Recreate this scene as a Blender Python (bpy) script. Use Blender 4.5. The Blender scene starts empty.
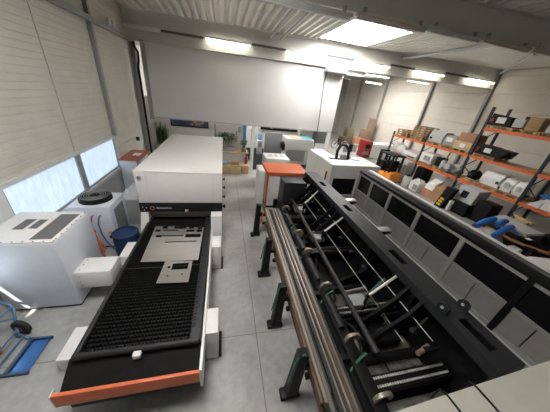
import bpy, bmesh, math, random
from mathutils import Matrix, Vector
random.seed(7)
S = bpy.context.scene
COL = S.collection
PI = math.pi

# ------------------------------------------------------------------ camera
cam_d = bpy.data.cameras.new('camera'); cam = bpy.data.objects.new('camera', cam_d); COL.objects.link(cam)
FPX, YAW, PITCH, ROLL, CAMZ = 216.21, 0.26236, 0.47582, 0.12195, 4.2
cy_, sy_, cp_, sp_, cr_, sr_ = math.cos(YAW), math.sin(YAW), math.cos(PITCH), math.sin(PITCH), math.cos(ROLL), math.sin(ROLL)
fw = Vector((sy_*cp_, cy_*cp_, -sp_)); rt = Vector((cy_, -sy_, 0)); up = rt.cross(fw)
r2 = rt*cr_ + up*sr_; u2 = up*cr_ - rt*sr_
cam.matrix_world = Matrix(((r2.x, u2.x, -fw.x, 0), (r2.y, u2.y, -fw.y, 0), (r2.z, u2.z, -fw.z, CAMZ), (0, 0, 0, 1)))
cam_d.sensor_width = 36; cam_d.lens = FPX/550*36; cam_d.clip_start = 0.05; cam_d.clip_end = 200
S.camera = cam

# ------------------------------------------------------------------ light and exposure
S.view_settings.view_transform = 'Standard'; S.view_settings.look = 'None'
S.view_settings.gamma = 1; S.view_settings.use_curve_mapping = False
S.view_settings.exposure = 0.85
w = bpy.data.worlds.new('sky'); S.world = w; w.use_nodes = True
w.node_tree.nodes['Background'].inputs[0].default_value = (0.80, 0.90, 1.0, 1)
w.node_tree.nodes['Background'].inputs[1].default_value = 2.0
SKYLIGHT, WINDOW, TUBE = 18.0, 0.58, 8.0
sun_d = bpy.data.lights.new('sun', 'SUN'); sun_d.energy = 7.0; sun_d.angle = 0.01; sun_d.color = (1, 0.97, 0.92)
sun = bpy.data.objects.new('sun', sun_d); COL.objects.link(sun)
sun.rotation_euler = Vector((0.6, 1.0, -1.5)).to_track_quat('-Z', 'Y').to_euler()

# ------------------------------------------------------------------ materials
MATS = {}
def mat(name, c, rough=0.5, metal=0.0, var=0.06, scale=6.0, bump=0.0, emit=None, spec=None, stretch=None):
    if name in MATS: return MATS[name]
    m = bpy.data.materials.new(name); m.use_nodes = True; nt = m.node_tree; N = nt.nodes; L = nt.links
    b = N['Principled BSDF']
    b.inputs['Roughness'].default_value = rough; b.inputs['Metallic'].default_value = metal
    if spec is not None: b.inputs['Specular IOR Level'].default_value = spec
    tc = N.new('ShaderNodeTexCoord'); no = N.new('ShaderNodeTexNoise')
    no.inputs['Scale'].default_value = scale; no.inputs['Detail'].default_value = 6
    src = tc.outputs['Object']
    if stretch:
        mp = N.new('ShaderNodeMapping'); mp.inputs['Scale'].default_value = stretch
        L.new(src, mp.inputs[0]); src = mp.outputs[0]
    L.new(src, no.inputs['Vector'])
    rp = N.new('ShaderNodeValToRGB'); e = rp.color_ramp.elements
    e[0].position = 0.3; e[1].position = 0.7
    e[0].color = (*[max(0, x*(1-var)) for x in c], 1); e[1].color = (*[min(1, x*(1+var)) for x in c], 1)
    L.new(no.outputs['Fac'], rp.inputs[0]); L.new(rp.outputs[0], b.inputs['Base Color'])
    if bump:
        bp = N.new('ShaderNodeBump'); bp.inputs['Strength'].default_value = bump; bp.inputs['Distance'].default_value = 0.01
        L.new(no.outputs['Fac'], bp.inputs['Height']); L.new(bp.outputs[0], b.inputs['Normal'])
    if emit:
        b.inputs['Emission Color'].default_value = (*emit[:3], 1); b.inputs['Emission Strength'].default_value = emit[3]
    MATS[name] = m; return m
def srgb(r, g, b):
    f = lambda v: (v/255/12.92) if v/255 <= 0.04045 else ((v/255+0.055)/1.055)**2.4
    return (f(r), f(g), f(b))

WHITE = mat('white_enamel', (0.80, 0.78, 0.77), 0.35, var=0.02)
WHITE2 = mat('white_enamel_rear', (0.82, 0.81, 0.80), 0.4, var=0.02)
CABF = mat('cabin_white', (0.74, 0.69, 0.69), 0.4, var=0.02)
BLUEWHITE = mat('blue_lit_white_enamel', (0.70, 0.725, 0.79), 0.3, var=0.03)  # white enamel with bluish window light mixed into its colour
WALLL = mat('left_siding', (0.62, 0.60, 0.54), 0.6, var=0.05, scale=2)
WALLR = mat('right_siding', (0.74, 0.69, 0.62), 0.6, var=0.04, scale=2)
PANEL = mat('white_panel', (0.80, 0.79, 0.78), 0.6, var=0.015, scale=1.5)
PLASTER = mat('plaster', (0.70, 0.68, 0.66), 0.8, var=0.04, scale=3)
STEELG = mat('grey_steel_paint', (0.36, 0.36, 0.35), 0.5, var=0.05)
GIRD = mat('girder_paint', (0.64, 0.63, 0.60), 0.5, var=0.05, scale=2)
DECK = mat('roof_deck', (0.80, 0.79, 0.74), 0.5, var=0.05, scale=2)
DARKSTEEL = mat('dark_steel_post', (0.10, 0.10, 0.10), 0.5)
BLACK = mat('black_paint', (0.010, 0.010, 0.011), 0.5, var=0.3, scale=9, spec=0.22)
BLACKM = mat('black_machine', (0.008, 0.008, 0.009), 0.5, var=0.4, scale=7, spec=0.25)
BEAMB = mat('black_satin_beam', (0.022, 0.0235, 0.027), 0.42, var=0.15, scale=4, spec=0.4)
SLAT = mat('slat_steel', (0.026, 0.025, 0.024), 0.5, 0.2, var=0.4, scale=14)
RAILD = mat('bed_rail', (0.024, 0.024, 0.027), 0.5, var=0.3, scale=10, spec=0.3)
ORANGE = mat('orange_paint', (0.70, 0.155, 0.06), 0.45, var=0.06)
ORANGEB = mat('rack_orange', (0.75, 0.16, 0.05), 0.5, var=0.10, scale=10)
RACKB = mat('rack_upright', (0.022, 0.026, 0.035), 0.5)
SHEET = mat('sheet_metal', (0.72, 0.69, 0.66), 0.28, 0.85, var=0.05, scale=1.6, stretch=(1, 6, 1))
ALU = mat('bright_aluminium', (0.72, 0.71, 0.68), 0.35, 0.6)
STEEL = mat('steel_tube', (0.20, 0.18, 0.16), 0.42, 0.45, var=0.15, scale=5)
STEELL = mat('pale_steel_tube', (0.33, 0.28, 0.23), 0.42, 0.45, var=0.12, scale=5)
RUST = mat('rusty_tube', (0.10, 0.06, 0.042), 0.6, 0.1, var=0.35, scale=12)
DGREY = mat('dark_tube', (0.03, 0.028, 0.028), 0.45, 0.1, var=0.2)
GREYB = mat('grey_box', (0.33, 0.34, 0.34), 0.5)
LGREY = mat('light_grey', (0.52, 0.53, 0.53), 0.45)
GUARD = mat('guard_frame', (0.38, 0.37, 0.35), 0.45, var=0.05)
GUARDP = mat('guard_panel', (0.33, 0.32, 0.30), 0.5, var=0.05)
PANE = mat('dark_pane', (0.011, 0.011, 0.013), 0.25, var=0.05, spec=0.3)
WOOD = mat('pallet_wood', (0.50, 0.33, 0.16), 0.75, var=0.25, scale=8, stretch=(4, 1, 4))
PLY = mat('plywood', (0.62, 0.45, 0.25), 0.7, var=0.15, scale=4)
CARD = mat('cardboard', (0.42, 0.26, 0.13), 0.8, var=0.1, scale=4)
CARDR = mat('cardboard_red', (0.45, 0.22, 0.13), 0.8, var=0.1, scale=4)
REDB = mat('red_brown_laminate', (0.42, 0.13, 0.085), 0.5, var=0.06)
BLUEP = mat('blue_plastic', (0.02, 0.15, 0.52), 0.4)
BLUED = mat('blue_drum', (0.012, 0.035, 0.10), 0.5)
BLUET = mat('blue_truck_paint', (0.10, 0.20, 0.34), 0.4, 0.2)
BLUES = mat('blue_plate', (0.05, 0.15, 0.36), 0.18, 0.6)
RED = mat('red_paint', (0.40, 0.03, 0.03), 0.4)
REDM = mat('red_magenta', (0.45, 0.02, 0.08), 0.5)
GREEN = mat('green_strap', (0.05, 0.17, 0.10), 0.6)
LEAF = mat('leaf_green', (0.09, 0.14, 0.06), 0.6, var=0.4, scale=20)
YELLOW = mat('yellow_label', (0.70, 0.48, 0.03), 0.6)
FORK = mat('forklift_orange', (0.85, 0.30, 0.03), 0.4)
PAPER = mat('paper_label', (0.85, 0.84, 0.82), 0.7, var=0.02)
RUBBER = mat('rubber', (0.02, 0.02, 0.02), 0.8)
FILM = mat('clear_film', (0.62, 0.60, 0.58), 0.25, var=0.15, scale=10)
WRAP = mat('white_wrap', (0.72, 0.70, 0.68), 0.4, var=0.1, scale=8, bump=0.6)
DIRTY = mat('dirty_plate', (0.21, 0.195, 0.175), 0.55, 0.3, var=0.45, scale=9)
BLUEG = mat('blue_grille', (0.20, 0.20, 0.21), 0.6)
CARPET = mat('dark_carpet', (0.025, 0.027, 0.03), 0.95, spec=0.1)
BEIGE = mat('beige_top', (0.62, 0.50, 0.30), 0.5)
CYAN = mat('pale_blue_film', (0.12, 0.42, 0.58), 0.4)
PINK = mat('pink_label', (0.62, 0.42, 0.38), 0.6)
CHROME = mat('chrome', (0.8, 0.8, 0.8), 0.15, 1.0)
LAMP = mat('tube_glow', (0.9, 0.9, 0.85), 0.5, emit=(1.0, 0.94, 0.78, TUBE))
SKYP = mat('added_skylight_glow', (0.9, 0.9, 0.9), 0.5, emit=(1.0, 0.985, 0.95, SKYLIGHT))  # glow of the added, unseen skylights
SKYD = mat('skylight_dim_glow', (0.9, 0.9, 0.9), 0.5, emit=(1.0, 0.985, 0.95, SKYLIGHT*.55))   # weaker glow set on the visible dome to soften the panel's hot spot
DEVICE = mat('screen', (0.02, 0.02, 0.025), 0.2)
BLUESCR = mat('blue_poster', (0.08, 0.35, 0.62), 0.5)

def floor_mat():
    m = bpy.data.materials.new('concrete'); m.use_nodes = True; nt = m.node_tree; N = nt.nodes; L = nt.links
    b = N['Principled BSDF']; b.inputs['Roughness'].default_value = 0.42
    tc = N.new('ShaderNodeTexCoord')
    n1 = N.new('ShaderNodeTexNoise'); n1.inputs['Scale'].default_value = 0.9; n1.inputs['Detail'].default_value = 9; n1.inputs['Roughness'].default_value = 0.62
    n2 = N.new('ShaderNodeTexNoise'); n2.inputs['Scale'].default_value = 9; n2.inputs['Detail'].default_value = 5
    L.new(tc.outputs['Object'], n1.inputs['Vector']); L.new(tc.outputs['Object'], n2.inputs['Vector'])
    r = N.new('ShaderNodeValToRGB'); e = r.color_ramp.elements
    e[0].position = 0.30; e[0].color = (0.26, 0.258, 0.252, 1); e[1].position = 0.72; e[1].color = (0.46, 0.455, 0.44, 1)
    L.new(n1.outputs['Fac'], r.inputs[0])
    mx = N.new('ShaderNodeMixRGB'); mx.blend_type = 'OVERLAY'; mx.inputs[0].default_value = 0.25
    L.new(r.outputs[0], mx.inputs[1]); L.new(n2.outputs['Fac'], mx.inputs[2])
    L.new(mx.outputs[0], b.inputs['Base Color'])
    ro = N.new('ShaderNodeMapRange'); ro.inputs[3].default_value = 0.30; ro.inputs[4].default_value = 0.55
    L.new(n2.outputs['Fac'], ro.inputs[0]); L.new(ro.outputs[0], b.inputs['Roughness'])
    return m
CONC = floor_mat()
JOINT = mat('joint_filler', (0.17, 0.165, 0.16), 0.8)

def frosted_mat():
    m = bpy.data.materials.new('daylit_frosted_glass'); m.use_nodes = True; nt = m.node_tree; N = nt.nodes; L = nt.links
    b = N['Principled BSDF']; b.inputs['Roughness'].default_value = 0.3
    b.inputs['Base Color'].default_value = (0.5, 0.55, 0.6, 1)
    tc = N.new('ShaderNodeTexCoord'); mp = N.new('ShaderNodeMapping'); mp.inputs['Scale'].default_value = (1, 5, 1.2)
    no = N.new('ShaderNodeTexNoise'); no.inputs['Scale'].default_value = 2.2; no.inputs['Detail'].default_value = 8
    L.new(tc.outputs['Object'], mp.inputs[0]); L.new(mp.outputs[0], no.inputs['Vector'])
    r = N.new('ShaderNodeValToRGB'); e = r.color_ramp.elements
    e[0].position = 0.3; e[0].color = (0.36, 0.50, 0.64, 1); e[1].position = 0.68; e[1].color = (0.60, 0.74, 0.88, 1)
    L.new(no.outputs['Fac'], r.inputs[0]); L.new(r.outputs[0], b.inputs['Emission Color'])
    b.inputs['Emission Strength'].default_value = WINDOW
    return m
FROST = frosted_mat()
def glass_mat():
    m = bpy.data.materials.new('clear_glass'); m.use_nodes = True; nt = m.node_tree; N = nt.nodes; L = nt.links
    tr = N.new('ShaderNodeBsdfTransparent'); gl = N.new('ShaderNodeBsdfGlossy'); mx = N.new('ShaderNodeMixShader')
    gl.inputs['Roughness'].default_value = 0.03; mx.inputs[0].default_value = 0.08
    L.new(tr.outputs[0], mx.inputs[1]); L.new(gl.outputs[0], mx.inputs[2]); L.new(mx.outputs[0], N['Material Output'].inputs[0])
    return m
GLASS = glass_mat()

# ------------------------------------------------------------------ mesh helpers
class MB:
    def __init__(s): s.v = []; s.f = []; s.xf = None
    def add(s, vs, fs):
        o = len(s.v)
        for p in vs:
            p = Vector(p)
            s.v.append(s.xf @ p if s.xf else p)
        s.f += [[i+o for i in f] for f in fs]
        return s
    def box(s, x0, x1, y0, y1, z0, z1, b=0.0):
        if b <= 0:
            return s.add([(x0,y0,z0),(x1,y0,z0),(x1,y1,z0),(x0,y1,z0),(x0,y0,z1),(x1,y0,z1),(x1,y1,z1),(x0,y1,z1)],
                  [(0,3,2,1),(4,5,6,7),(0,1,5,4),(1,2,6,5),(2,3,7,6),(3,0,4,7)])
        bm = bmesh.new(); bmesh.ops.create_cube(bm, size=1.0)
        for v in bm.verts:
            v.co = Vector(((x0+x1)/2 + v.co.x*(x1-x0), (y0+y1)/2 + v.co.y*(y1-y0), (z0+z1)/2 + v.co.z*(z1-z0)))
        b = min(b, 0.45*min(abs(x1-x0), abs(y1-y0), abs(z1-z0)))
        bmesh.ops.bevel(bm, geom=bm.edges[:], offset=b, segments=2, profile=0.5, affect='EDGES')
        bm.verts.index_update()
        s.add([v.co.copy() for v in bm.verts], [[v.index for v in f.verts] for f in bm.faces]); bm.free()
        return s
    def hexa(s, lo, hi):   # two quads (lists of four points) joined into a solid
        return s.add(list(lo)+list(hi), [(3,2,1,0),(4,5,6,7),(0,1,5,4),(1,2,6,5),(2,3,7,6),(3,0,4,7)])
    def prism(s, poly, axis, a0, a1):
        n = len(poly)
        def P(u, v, a): return {'x': (a, u, v), 'y': (u, a, v), 'z': (u, v, a)}[axis]
        return s.add([P(u, v, a0) for u, v in poly] + [P(u, v, a1) for u, v in poly],
              [list(range(n))[::-1], list(range(n, 2*n))] + [(i, (i+1) % n, n+(i+1) % n, n+i) for i in range(n)])
    def tube(s, pts, r, n=10, closed=False):
        pts = [Vector(p) for p in pts]; m = len(pts); rs = r if isinstance(r, (list, tuple)) else [r]*m
        vs = []; prev = None
        for i, p in enumerate(pts):
            if closed: t = pts[(i+1) % m]-pts[i-1]
            else: t = (pts[min(i+1, m-1)]-pts[max(i-1, 0)])
            t.normalize()
            if prev is None:
                a = Vector((0,0,1)) if abs(t.z) < 0.9 else Vector((1,0,0)); u = t.cross(a).normalized()
            else:
                u = (prev - t*prev.dot(t))
                u = u.normalized() if u.length > 1e-6 else t.orthogonal().normalized()
            prev = u; v = t.cross(u)
            vs += [p + (u*math.cos(2*PI*k/n)+v*math.sin(2*PI*k/n))*rs[i] for k in range(n)]
        fs = []
        for i in range(m if closed else m-1):
            j = (i+1) % m
            fs += [(i*n+k, i*n+(k+1) % n, j*n+(k+1) % n, j*n+k) for k in range(n)]
        if not closed: fs += [list(range(n))[::-1], [(m-1)*n+k for k in range(n)]]
        return s.add(vs, fs)
    def cyl(s, p0, p1, r, n=16, r1=None): return s.tube([p0, p1], [r, r if r1 is None else r1], n)
    def bar(s, p0, p1, w, h, upv=(0,0,1)):   # rectangular bar
        p0, p1 = Vector(p0), Vector(p1); t = (p1-p0).normalized(); u = t.cross(Vector(upv))
        if u.length < 1e-5: u = t.orthogonal()
        u.normalize(); v = u.cross(t)
        q = lambda p: [p-u*w/2-v*h/2, p+u*w/2-v*h/2, p+u*w/2+v*h/2, p-u*w/2+v*h/2]
        return s.hexa(q(p0), q(p1))
    def ball(s, c, rx, ry=None, rz=None, n=14, m=8, jit=0.0):
        ry = ry or rx; rz = rz or rx; c = Vector(c); vs = [c+Vector((0,0,-rz))]; fs = []
        for i in range(1, m):
            a = -PI/2+PI*i/m
            for k in range(n):
                j = 1+random.uniform(-jit, jit)
                vs.append(c+Vector((rx*math.cos(a)*math.cos(2*PI*k/n)*j, ry*math.cos(a)*math.sin(2*PI*k/n)*j, rz*math.sin(a)*j)))
        vs.append(c+Vector((0,0,rz))); L = len(vs)-1
        for k in range(n): fs += [(0, 1+(k+1) % n, 1+k), (L, L-n+k, L-n+(k+1) % n)]
        for i in range(m-2):
            for k in range(n):
                a = 1+i*n; fs.append((a+k, a+(k+1) % n, a+n+(k+1) % n, a+n+k))
        return s.add(vs, fs)
    def lathe(s, prof, c, n=20):
        c = Vector(c); vs = []; fs = []
        for r, z in prof: vs += [c+Vector((r*math.cos(2*PI*k/n), r*math.sin(2*PI*k/n), z)) for k in range(n)]
        for i in range(len(prof)-1): fs += [(i*n+k, i*n+(k+1) % n, (i+1)*n+(k+1) % n, (i+1)*n+k) for k in range(n)]
        fs += [list(range(n))[::-1], [(len(prof)-1)*n+k for k in range(n)]]
        return s.add(vs, fs)

def build(name, mb, m, parent=None, smooth=True, label=None):
    me = bpy.data.meshes.new(name)
    off = Vector((0,0,0)); p = parent
    while p is not None: off += p.location; p = p.parent
    me.from_pydata([tuple(v-off) for v in mb.v], [], mb.f)
    bm = bmesh.new(); bm.from_mesh(me); bmesh.ops.recalc_face_normals(bm, faces=bm.faces[:]); bm.to_mesh(me); bm.free()
    if smooth:
        for q in me.polygons: q.use_smooth = True
        try: me.set_sharp_from_angle(angle=math.radians(38))
        except Exception: pass
    me.materials.append(m)
    o = bpy.data.objects.new(name, me); COL.objects.link(o); o.parent = parent
    if label: o['label'] = label
    return o
def tag(o, label, cat, group=None, kind=None):
    o['label'] = label; o['category'] = cat
    if group: o['group'] = group
    if kind: o['kind'] = kind
    return o
def thing(name, label, cat, loc=(0,0,0), group=None):
    o = bpy.data.objects.new(name, None); COL.objects.link(o); o.location = loc; o.empty_display_size = 0.1
    return tag(o, label, cat, group)
def solo(name, mb, m, label, cat, group=None):   # a thing that is one mesh; its origin goes to its base
    c = sum(mb.v, Vector())/len(mb.v); c.z = min(v.z for v in mb.v)
    for v in mb.v: v -= c
    o = build(name, mb, m); o.location = c
    return tag(o, label, cat, group)
def struct(name, mb, m, parent=None):
    o = build(name, mb, m, parent)
    if parent is None: o['kind'] = 'structure'
    return o
def struct_root(name, loc=(0,0,0)):
    o = bpy.data.objects.new(name, None); COL.objects.link(o); o.location = loc; o['kind'] = 'structure'; return o
def dup(root, loc, label=None, group=None):
    r = root.copy(); COL.objects.link(r); r.location = loc
    if label: r['label'] = label
    if group: r['group'] = group
    for ch in list(root.children):
        c = ch.copy(); COL.objects.link(c); c.parent = r
        for g in ch.children:
            d = g.copy(); COL.objects.link(d); d.parent = c
    return r

# ------------------------------------------------------------------ the hall
XL, XR, YB, YF = -4.0, 16.5, 31.0, -7.0
DZ = lambda x: 6.66 + 0.02*x
GY = 12.45
struct('floor', MB().box(XL-0.3, XR+0.3, YF-0.2, YB+0.2, -0.2, 0), CONC)
jm = MB()
for x in (0.62, 8.4): jm.box(x-0.007, x+0.007, YF, YB, 0, 0.0015)
for y in (2.55, 7.55): jm.box(XL, XR, y-0.006, y+0.006, 0, 0.0015)
struct('trim_1', jm, JOINT)

# left wall: ribbed siding, outer face towards the hall; openings for the two windows
def siding(mb, x, d, y0, y1, z0, z1, step, depth, gw=0.03):
    prof = []; z = z0; k = 0
    while z < z1-1e-6:
        ze = min(z+step, z1); g = depth*(1.6 if k % 6 == 5 else 1)
        prof += [(x, z), (x, ze-gw), (x-d*g, ze-gw*.73), (x-d*g, ze-gw*.2)]
        z = ze; k += 1
    prof += [(x, z1)]
    poly = prof + [(x-d*0.16, z1), (x-d*0.16, z0)]
    mb.prism(poly, 'y', y0, y1)
W1 = (4.55, 9.30, 0.97, 2.10); W2 = (2.2, 4.12, 0.72, 2.05)
lw = MB(); top = DZ(XL)
siding(lw, XL, 1, YF, W2[0], 0, top, 0.145, 0.009)
siding(lw, XL, 1, W2[0], 6.93, 2.13, top, 0.145, 0.009)
siding(lw, XL, 1, 6.98, W1[1]+.1, 2.13, top, 0.145, 0.009)
siding(lw, XL, 1, W1[1]+.1, 12.9, 0, top, 0.145, 0.009)
siding(lw, XL, 1, 12.9, YB, 0, top, 0.145, 0.009)
lw.box(XL-0.16, XL-0.03, 6.90, 7.02, 2.13, top)
struct('wall_left', lw, WALLL)
struct('trim_2', MB().box(XL-0.16, XL+0.0, 4.55, W1[1]+.1, 0, 0.92).box(XL-0.16, XL+0.0, W2[0], 4.55, 0, 0.67), LGREY)          # low wall under the windows
for i, (y0, y1, z0, z1) in enumerate((W1, W2)):
    r = struct_root('window_%d' % (i+1), (XL, (y0+y1)/2, z0))
    fr = MB(); t = 0.10
    fr.box(XL-0.10, XL+0.05, y0, y1+(.1 if i == 0 else 0), z1-0.0, z1+0.09)
    fr.box(XL-0.10, XL+0.07, y0, y1+(.1 if i == 0 else 0), z0-0.05, z0+0.05)
    fr.box(XL-0.10, XL+0.05, y1, y1+(.10 if i == 0 else .43), z0-0.05, z1+0.09)
    if i == 1: fr.box(XL-0.10, XL+0.05, y0-0.1, y0, z0-.05, z1+.09)
    build('window_frame', fr, mat('window_white', (0.68,0.69,0.69), 0.4), r)
    if i == 0:
        sash = MB().box(XL-0.06, XL+0.03, 6.93, 7.05, z0+0.05, z1); build('sash', sash, mat('sash_grey', (0.30,0.32,0.33), 0.4), r)
        sash = MB()
        for a, b in ((y0, 6.93), (7.05, y1)):
            sash.box(XL-0.05, XL+0.02, a, b, z0+0.05, z0+0.10); sash.box(XL-0.05, XL+0.02, a, a+.05, z0+.1, z1)
            sash.box(XL-0.05, XL+0.02, b-.05, b, z0+.1, z1)
        build('sash', sash, mat('sash_grey', (0.3,0.32,0.33), 0.4), r)
        for a, b in ((y0+.05, 6.88), (7.10, y1-.05)): build('pane', MB().box(XL-0.04, XL-0.02, a, b, z0+0.10, z1), FROST, r)
    else:
        sg = mat('sash_grey', (0.3,0.32,0.33), 0.4)
        for b in ((2.65, 2.70, z0, z1), (3.40, 3.45, z0, z1), (2.70, 3.40, 1.28, 1.33)): build('sash', MB().box(XL-0.06, XL+0.02, *b), mat('sash_grey', (0.3,0.32,0.33), 0.4), r)
        for b in ((y0, 2.65, z0+.05, z1), (3.45, y1, z0+.05, z1), (2.70, 3.40, 1.33, z1)): build('pane', MB().box(XL-0.04, XL-0.02, *b), FROST, r)
        build('pane', MB().box(XL-0.035, XL-0.025, 2.70, 3.40, z0+.05, 1.28), GLASS, r)  # clear pane and its sash bars laid out to shape the sun patch
# right wall of wide sandwich panels
rw = MB(); siding(rw, XR, -1, YF, YB, 0, DZ(XR), 0.95, 0.03, 0.06); struct('wall_right', rw, WALLR)
struct('wall_back', MB().box(XL, XR, YB, YB+.2, 0, DZ(XR)), mat('far_wall', (0.42,0.40,0.37), 0.7))
struct('wall_front', MB().box(XL, XR, YF-.2, YF, 0, DZ(XR)), PLASTER)
# posts on the walls
cm = MB()
def ibeam(mb, x, y, z0, z1, w, d, t=0.02):
    mb.box(x-d/2, x-d/2+t, y-w/2, y+w/2, z0, z1); mb.box(x+d/2-t, x+d/2, y-w/2, y+w/2, z0, z1); mb.box(x-d/2, x+d/2, y-t/2, y+t/2, z0, z1)
for i, (y, z0) in enumerate(((9.36, 2.19), )):
    struct('wall_column', MB().box(XL, XL+.12, y-.08, y+.05, z0, DZ(XL)), STEELG)
c = MB(); ibeam(c, XL+.14, 12.62, 0, 6.5, .16, .2); struct('wall_column', c, STEELG)
for y in (2.4, 7.3, 12.3, 16.85, 22.6, 27.5):
    c = MB(); ibeam(c, XR-.12, y, 0, DZ(XR)-.05, .17, .22); struct('wall_column', c, STEELG)
struct('trim_3', MB().box(XL+.02, XL+.16, 4.5, 13.6, 5.52, 5.66), mat('rail_grey', (0.34,0.34,0.34), 0.4))   # rail along the top of the left wall
dp = MB(); dp.tube([(XL+.32, 12.20, 5.50), (XL+.32, 12.22, 5.32), (XL+.42, 12.25, 5.15), (XL+.40, 12.27, 4.85), (XL+.34, 12.29, 4.6), (XL+.34, 12.29, 0.0)], 0.05, 8)
tag(build('downpipe', dp, BLACK), 'black conduit pipe running down the corner beside the white hanging panel', 'pipe')

# roof deck: trapezoid ribs along the hall, cut out for the skylights
SKYR = [(4.35, 6.75, 8.75, 11.85), (-1.6, 0.0, 1.4, 3.2), (4.35, 5.75, 14.2, 16.6), (-1.6, -0.4, 14.2, 16.6), (11.0, 13.4, 18.5, 21.5)]  # leading entry is in view; the rest are added unseen to brighten the hall
def deck(mb, x0, x1, y0, y1):
    p = 0.31; n = max(1, round((x1-x0)/p)); p = (x1-x0)/n
    lo = []
    for i in range(n):
        a = x0+i*p
        lo += [(a, .0), (a+p*.12, .17), (a+p*.50, .17), (a+p*.66, 0)]
    lo.append((x1, 0))
    poly = [(x, DZ(x)+h) for x, h in lo] + [(x1, DZ(x1)+.24), (x0, DZ(x0)+.24)]
    mb.prism(poly, 'y', y0, y1)
dm = MB(); xs = sorted({XL-.1, XR+.2} | {v for r in SKYR for v in r[:2]})
for a, b in zip(xs[:-1], xs[1:]):
    ys = [YF] + sorted(v for r in SKYR if r[0] <= a and r[1] >= b for v in r[2:]) + [YB]
    for i in range(0, len(ys), 2): deck(dm, a, b, ys[i], ys[i+1])
struct('ceiling', dm, DECK)
for i, (x0, x1, a, b) in enumerate(SKYR):
    r = struct_root('window_%d' % (i+3), ((x0+x1)/2, (a+b)/2, 6.9))
    k = MB(); z0 = DZ(x0)-.02; z1 = z0+.34
    k.box(x0-.06, x0, a, b, z0, z1); k.box(x1, x1+.06, a, b, z0, z1)
    k.box(x0-.06, x1+.06, a-.06, a, z0, z1); k.box(x0-.06, x1+.06, b, b+.06, z0, z1)
    build('curb', k, WHITE, r)
    d = MB(); n = 12    # shallow barrel dome of glowing sheet, stronger on the added skylights
    pts = [(x0+(x1-x0)*j/n, DZ(x0+(x1-x0)*j/n)+.05+.05*math.sin(PI*j/n)) for j in range(n+1)]
    d.prism(pts+[(x, z+.02) for x, z in pts[::-1]], 'y', a, b); build('dome', d, SKYD if i == 0 else SKYP, r)
    for yy in (a+(b-a)/3, a+2*(b-a)/3): build('glazing_bar', MB().tube([(x, yy, z-.02) for x, z in pts], .014, 6), LGREY, r)
# girders across the hall
def girder(y, zb, w=.26, x0=XL, x1=XR):
    g = MB()
    for x0_, x1_ in ((x0, x1),):
        q = lambda x, z, dy0, dy1: [(x, y+dy0, z[0]), (x, y+dy1, z[0]), (x, y+dy1, z[1]), (x, y+dy0, z[1])]
        for (za, zb_, dy) in ((0, .03, w/2), (None, None, .02), (-.03, 0, w/2)):
            A = []
            for x in (x0_, x1_):
                b = zb+.02*x; t = DZ(x)
                z = (b, b+.03) if za == 0 else ((b, t) if za is None else (t-.03, t))
                A.append(q(x, z, -dy, dy))
            g.hexa(A[0], A[1])
    return g
struct('roof_beam', girder(6.1, 6.00), GIRD)
struct('roof_beam', girder(GY-.05, 5.60), GIRD)
struct('roof_beam', girder(17.2, 6.30), GIRD); struct('roof_beam', girder(22.3, 6.30), GIRD)
# purlins / braces below the deck
def purlin(p0, p1, r=.05): return struct('roof_brace', MB().cyl(p0, p1, r, 10), LGREY)
purlin((1.95, 6.2, 6.48), (2.1, GY-.1, 6.48), .045); purlin((2.45, 6.2, 6.48), (2.60, GY-.1, 6.48), .045)
purlin((9.35, 6.2, 6.62), (9.45, GY-.1, 6.62), .07)
purlin((12.0, 8.1, 6.72), (15.9, 11.9, 6.72), .06); purlin((11.2, 6.2, 6.66), (16.4, 9.4, 6.76), .03)

# hanging white partition above the rear rooms
wp = struct_root('wall_partition', (1.4, 12.5, 2.57))
build('panel', MB().box(-3.32, 6.22, 12.40, 12.56, 2.57, 5.60, .01), PANEL, wp)
build('edge_post', MB().box(-3.50, -3.33, 12.36, 12.58, 2.45, 5.62), STEELG, wp)
build('edge_post', MB().box(6.02, 6.22, 12.41, 12.55, 0, 2.57), WHITE2, wp)
build('door_jamb', MB().box(1.50, 1.68, 12.40, 12.56, 0, 2.57), WHITE2, wp)
build('lintel_edge', MB().box(-3.33, 6.22, 12.38, 12.58, 2.52, 2.575), LGREY, wp)
# rear rooms
struct('wall_rear', MB().box(XL, 1.35, 13.6, 13.75, 0, 3.4), PLASTER)
struct('wall_recess', MB().box(1.35, 6.3, 18.2, 18.35, 0, 3.4), PLASTER)
struct('wall_recess_side', MB().box(6.25, 6.4, 13.2, 18.35, 0, 1.1), LGREY)
struct('trim_4', MB().box(1.68, 6.02, 12.6, 18.2, 0, .006), CARPET)
struct('wall_counter', MB().box(-1.2, 1.35, 12.8, 13.6, 0, .875), PLASTER)
tag(build('counter_top', MB().box(-1.25, 1.42, 12.72, 13.59, .88, .93, .01), PLY), 'pale wooden counter top carrying the bushy plants under the white panel', 'counter')

# ------------------------------------------------------------------ lights on the girders
def tube_light(x0, x1, y, z, label, lit=True, group='fluorescent lights on the roof beams'):
    t = thing('ceiling_light', label, 'light', ((x0+x1)/2, y, z), group)
    build('housing', MB().box(x0, x1, y-.06, y+.06, z+.03, z+.11, .01), WHITE2, t)
    build('tube', MB().box(x0+.03, x1-.03, y-.05, y+.05, z-.02, z+.03, .02), LAMP if lit else WHITE2, t)
LY = GY-.28
tube_light(-3.95, -2.6, LY, 5.95, 'unlit white strip light at the left wall end of the beam', False)
tube_light(-.78, 1.2, LY, 5.99, 'lit strip light above the middle of the white hanging panel')
tube_light(2.90, 4.95, LY, 6.02, 'pale strip light on the beam beside the grey projector box')
tube_light(6.55, 8.65, LY, 6.08, 'strip light on the beam just right of the projector box')
tube_light(10.25, 12.30, LY, 6.13, 'lit strip light on the beam nearest the right wall but one')
tube_light(14.0, 16.1, LY, 6.2, 'lit strip light on the beam beside the right wall column')
tube_light(10.2, 12.2, 16.9, 6.18, 'lit strip light farther back above the red machine')
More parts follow.
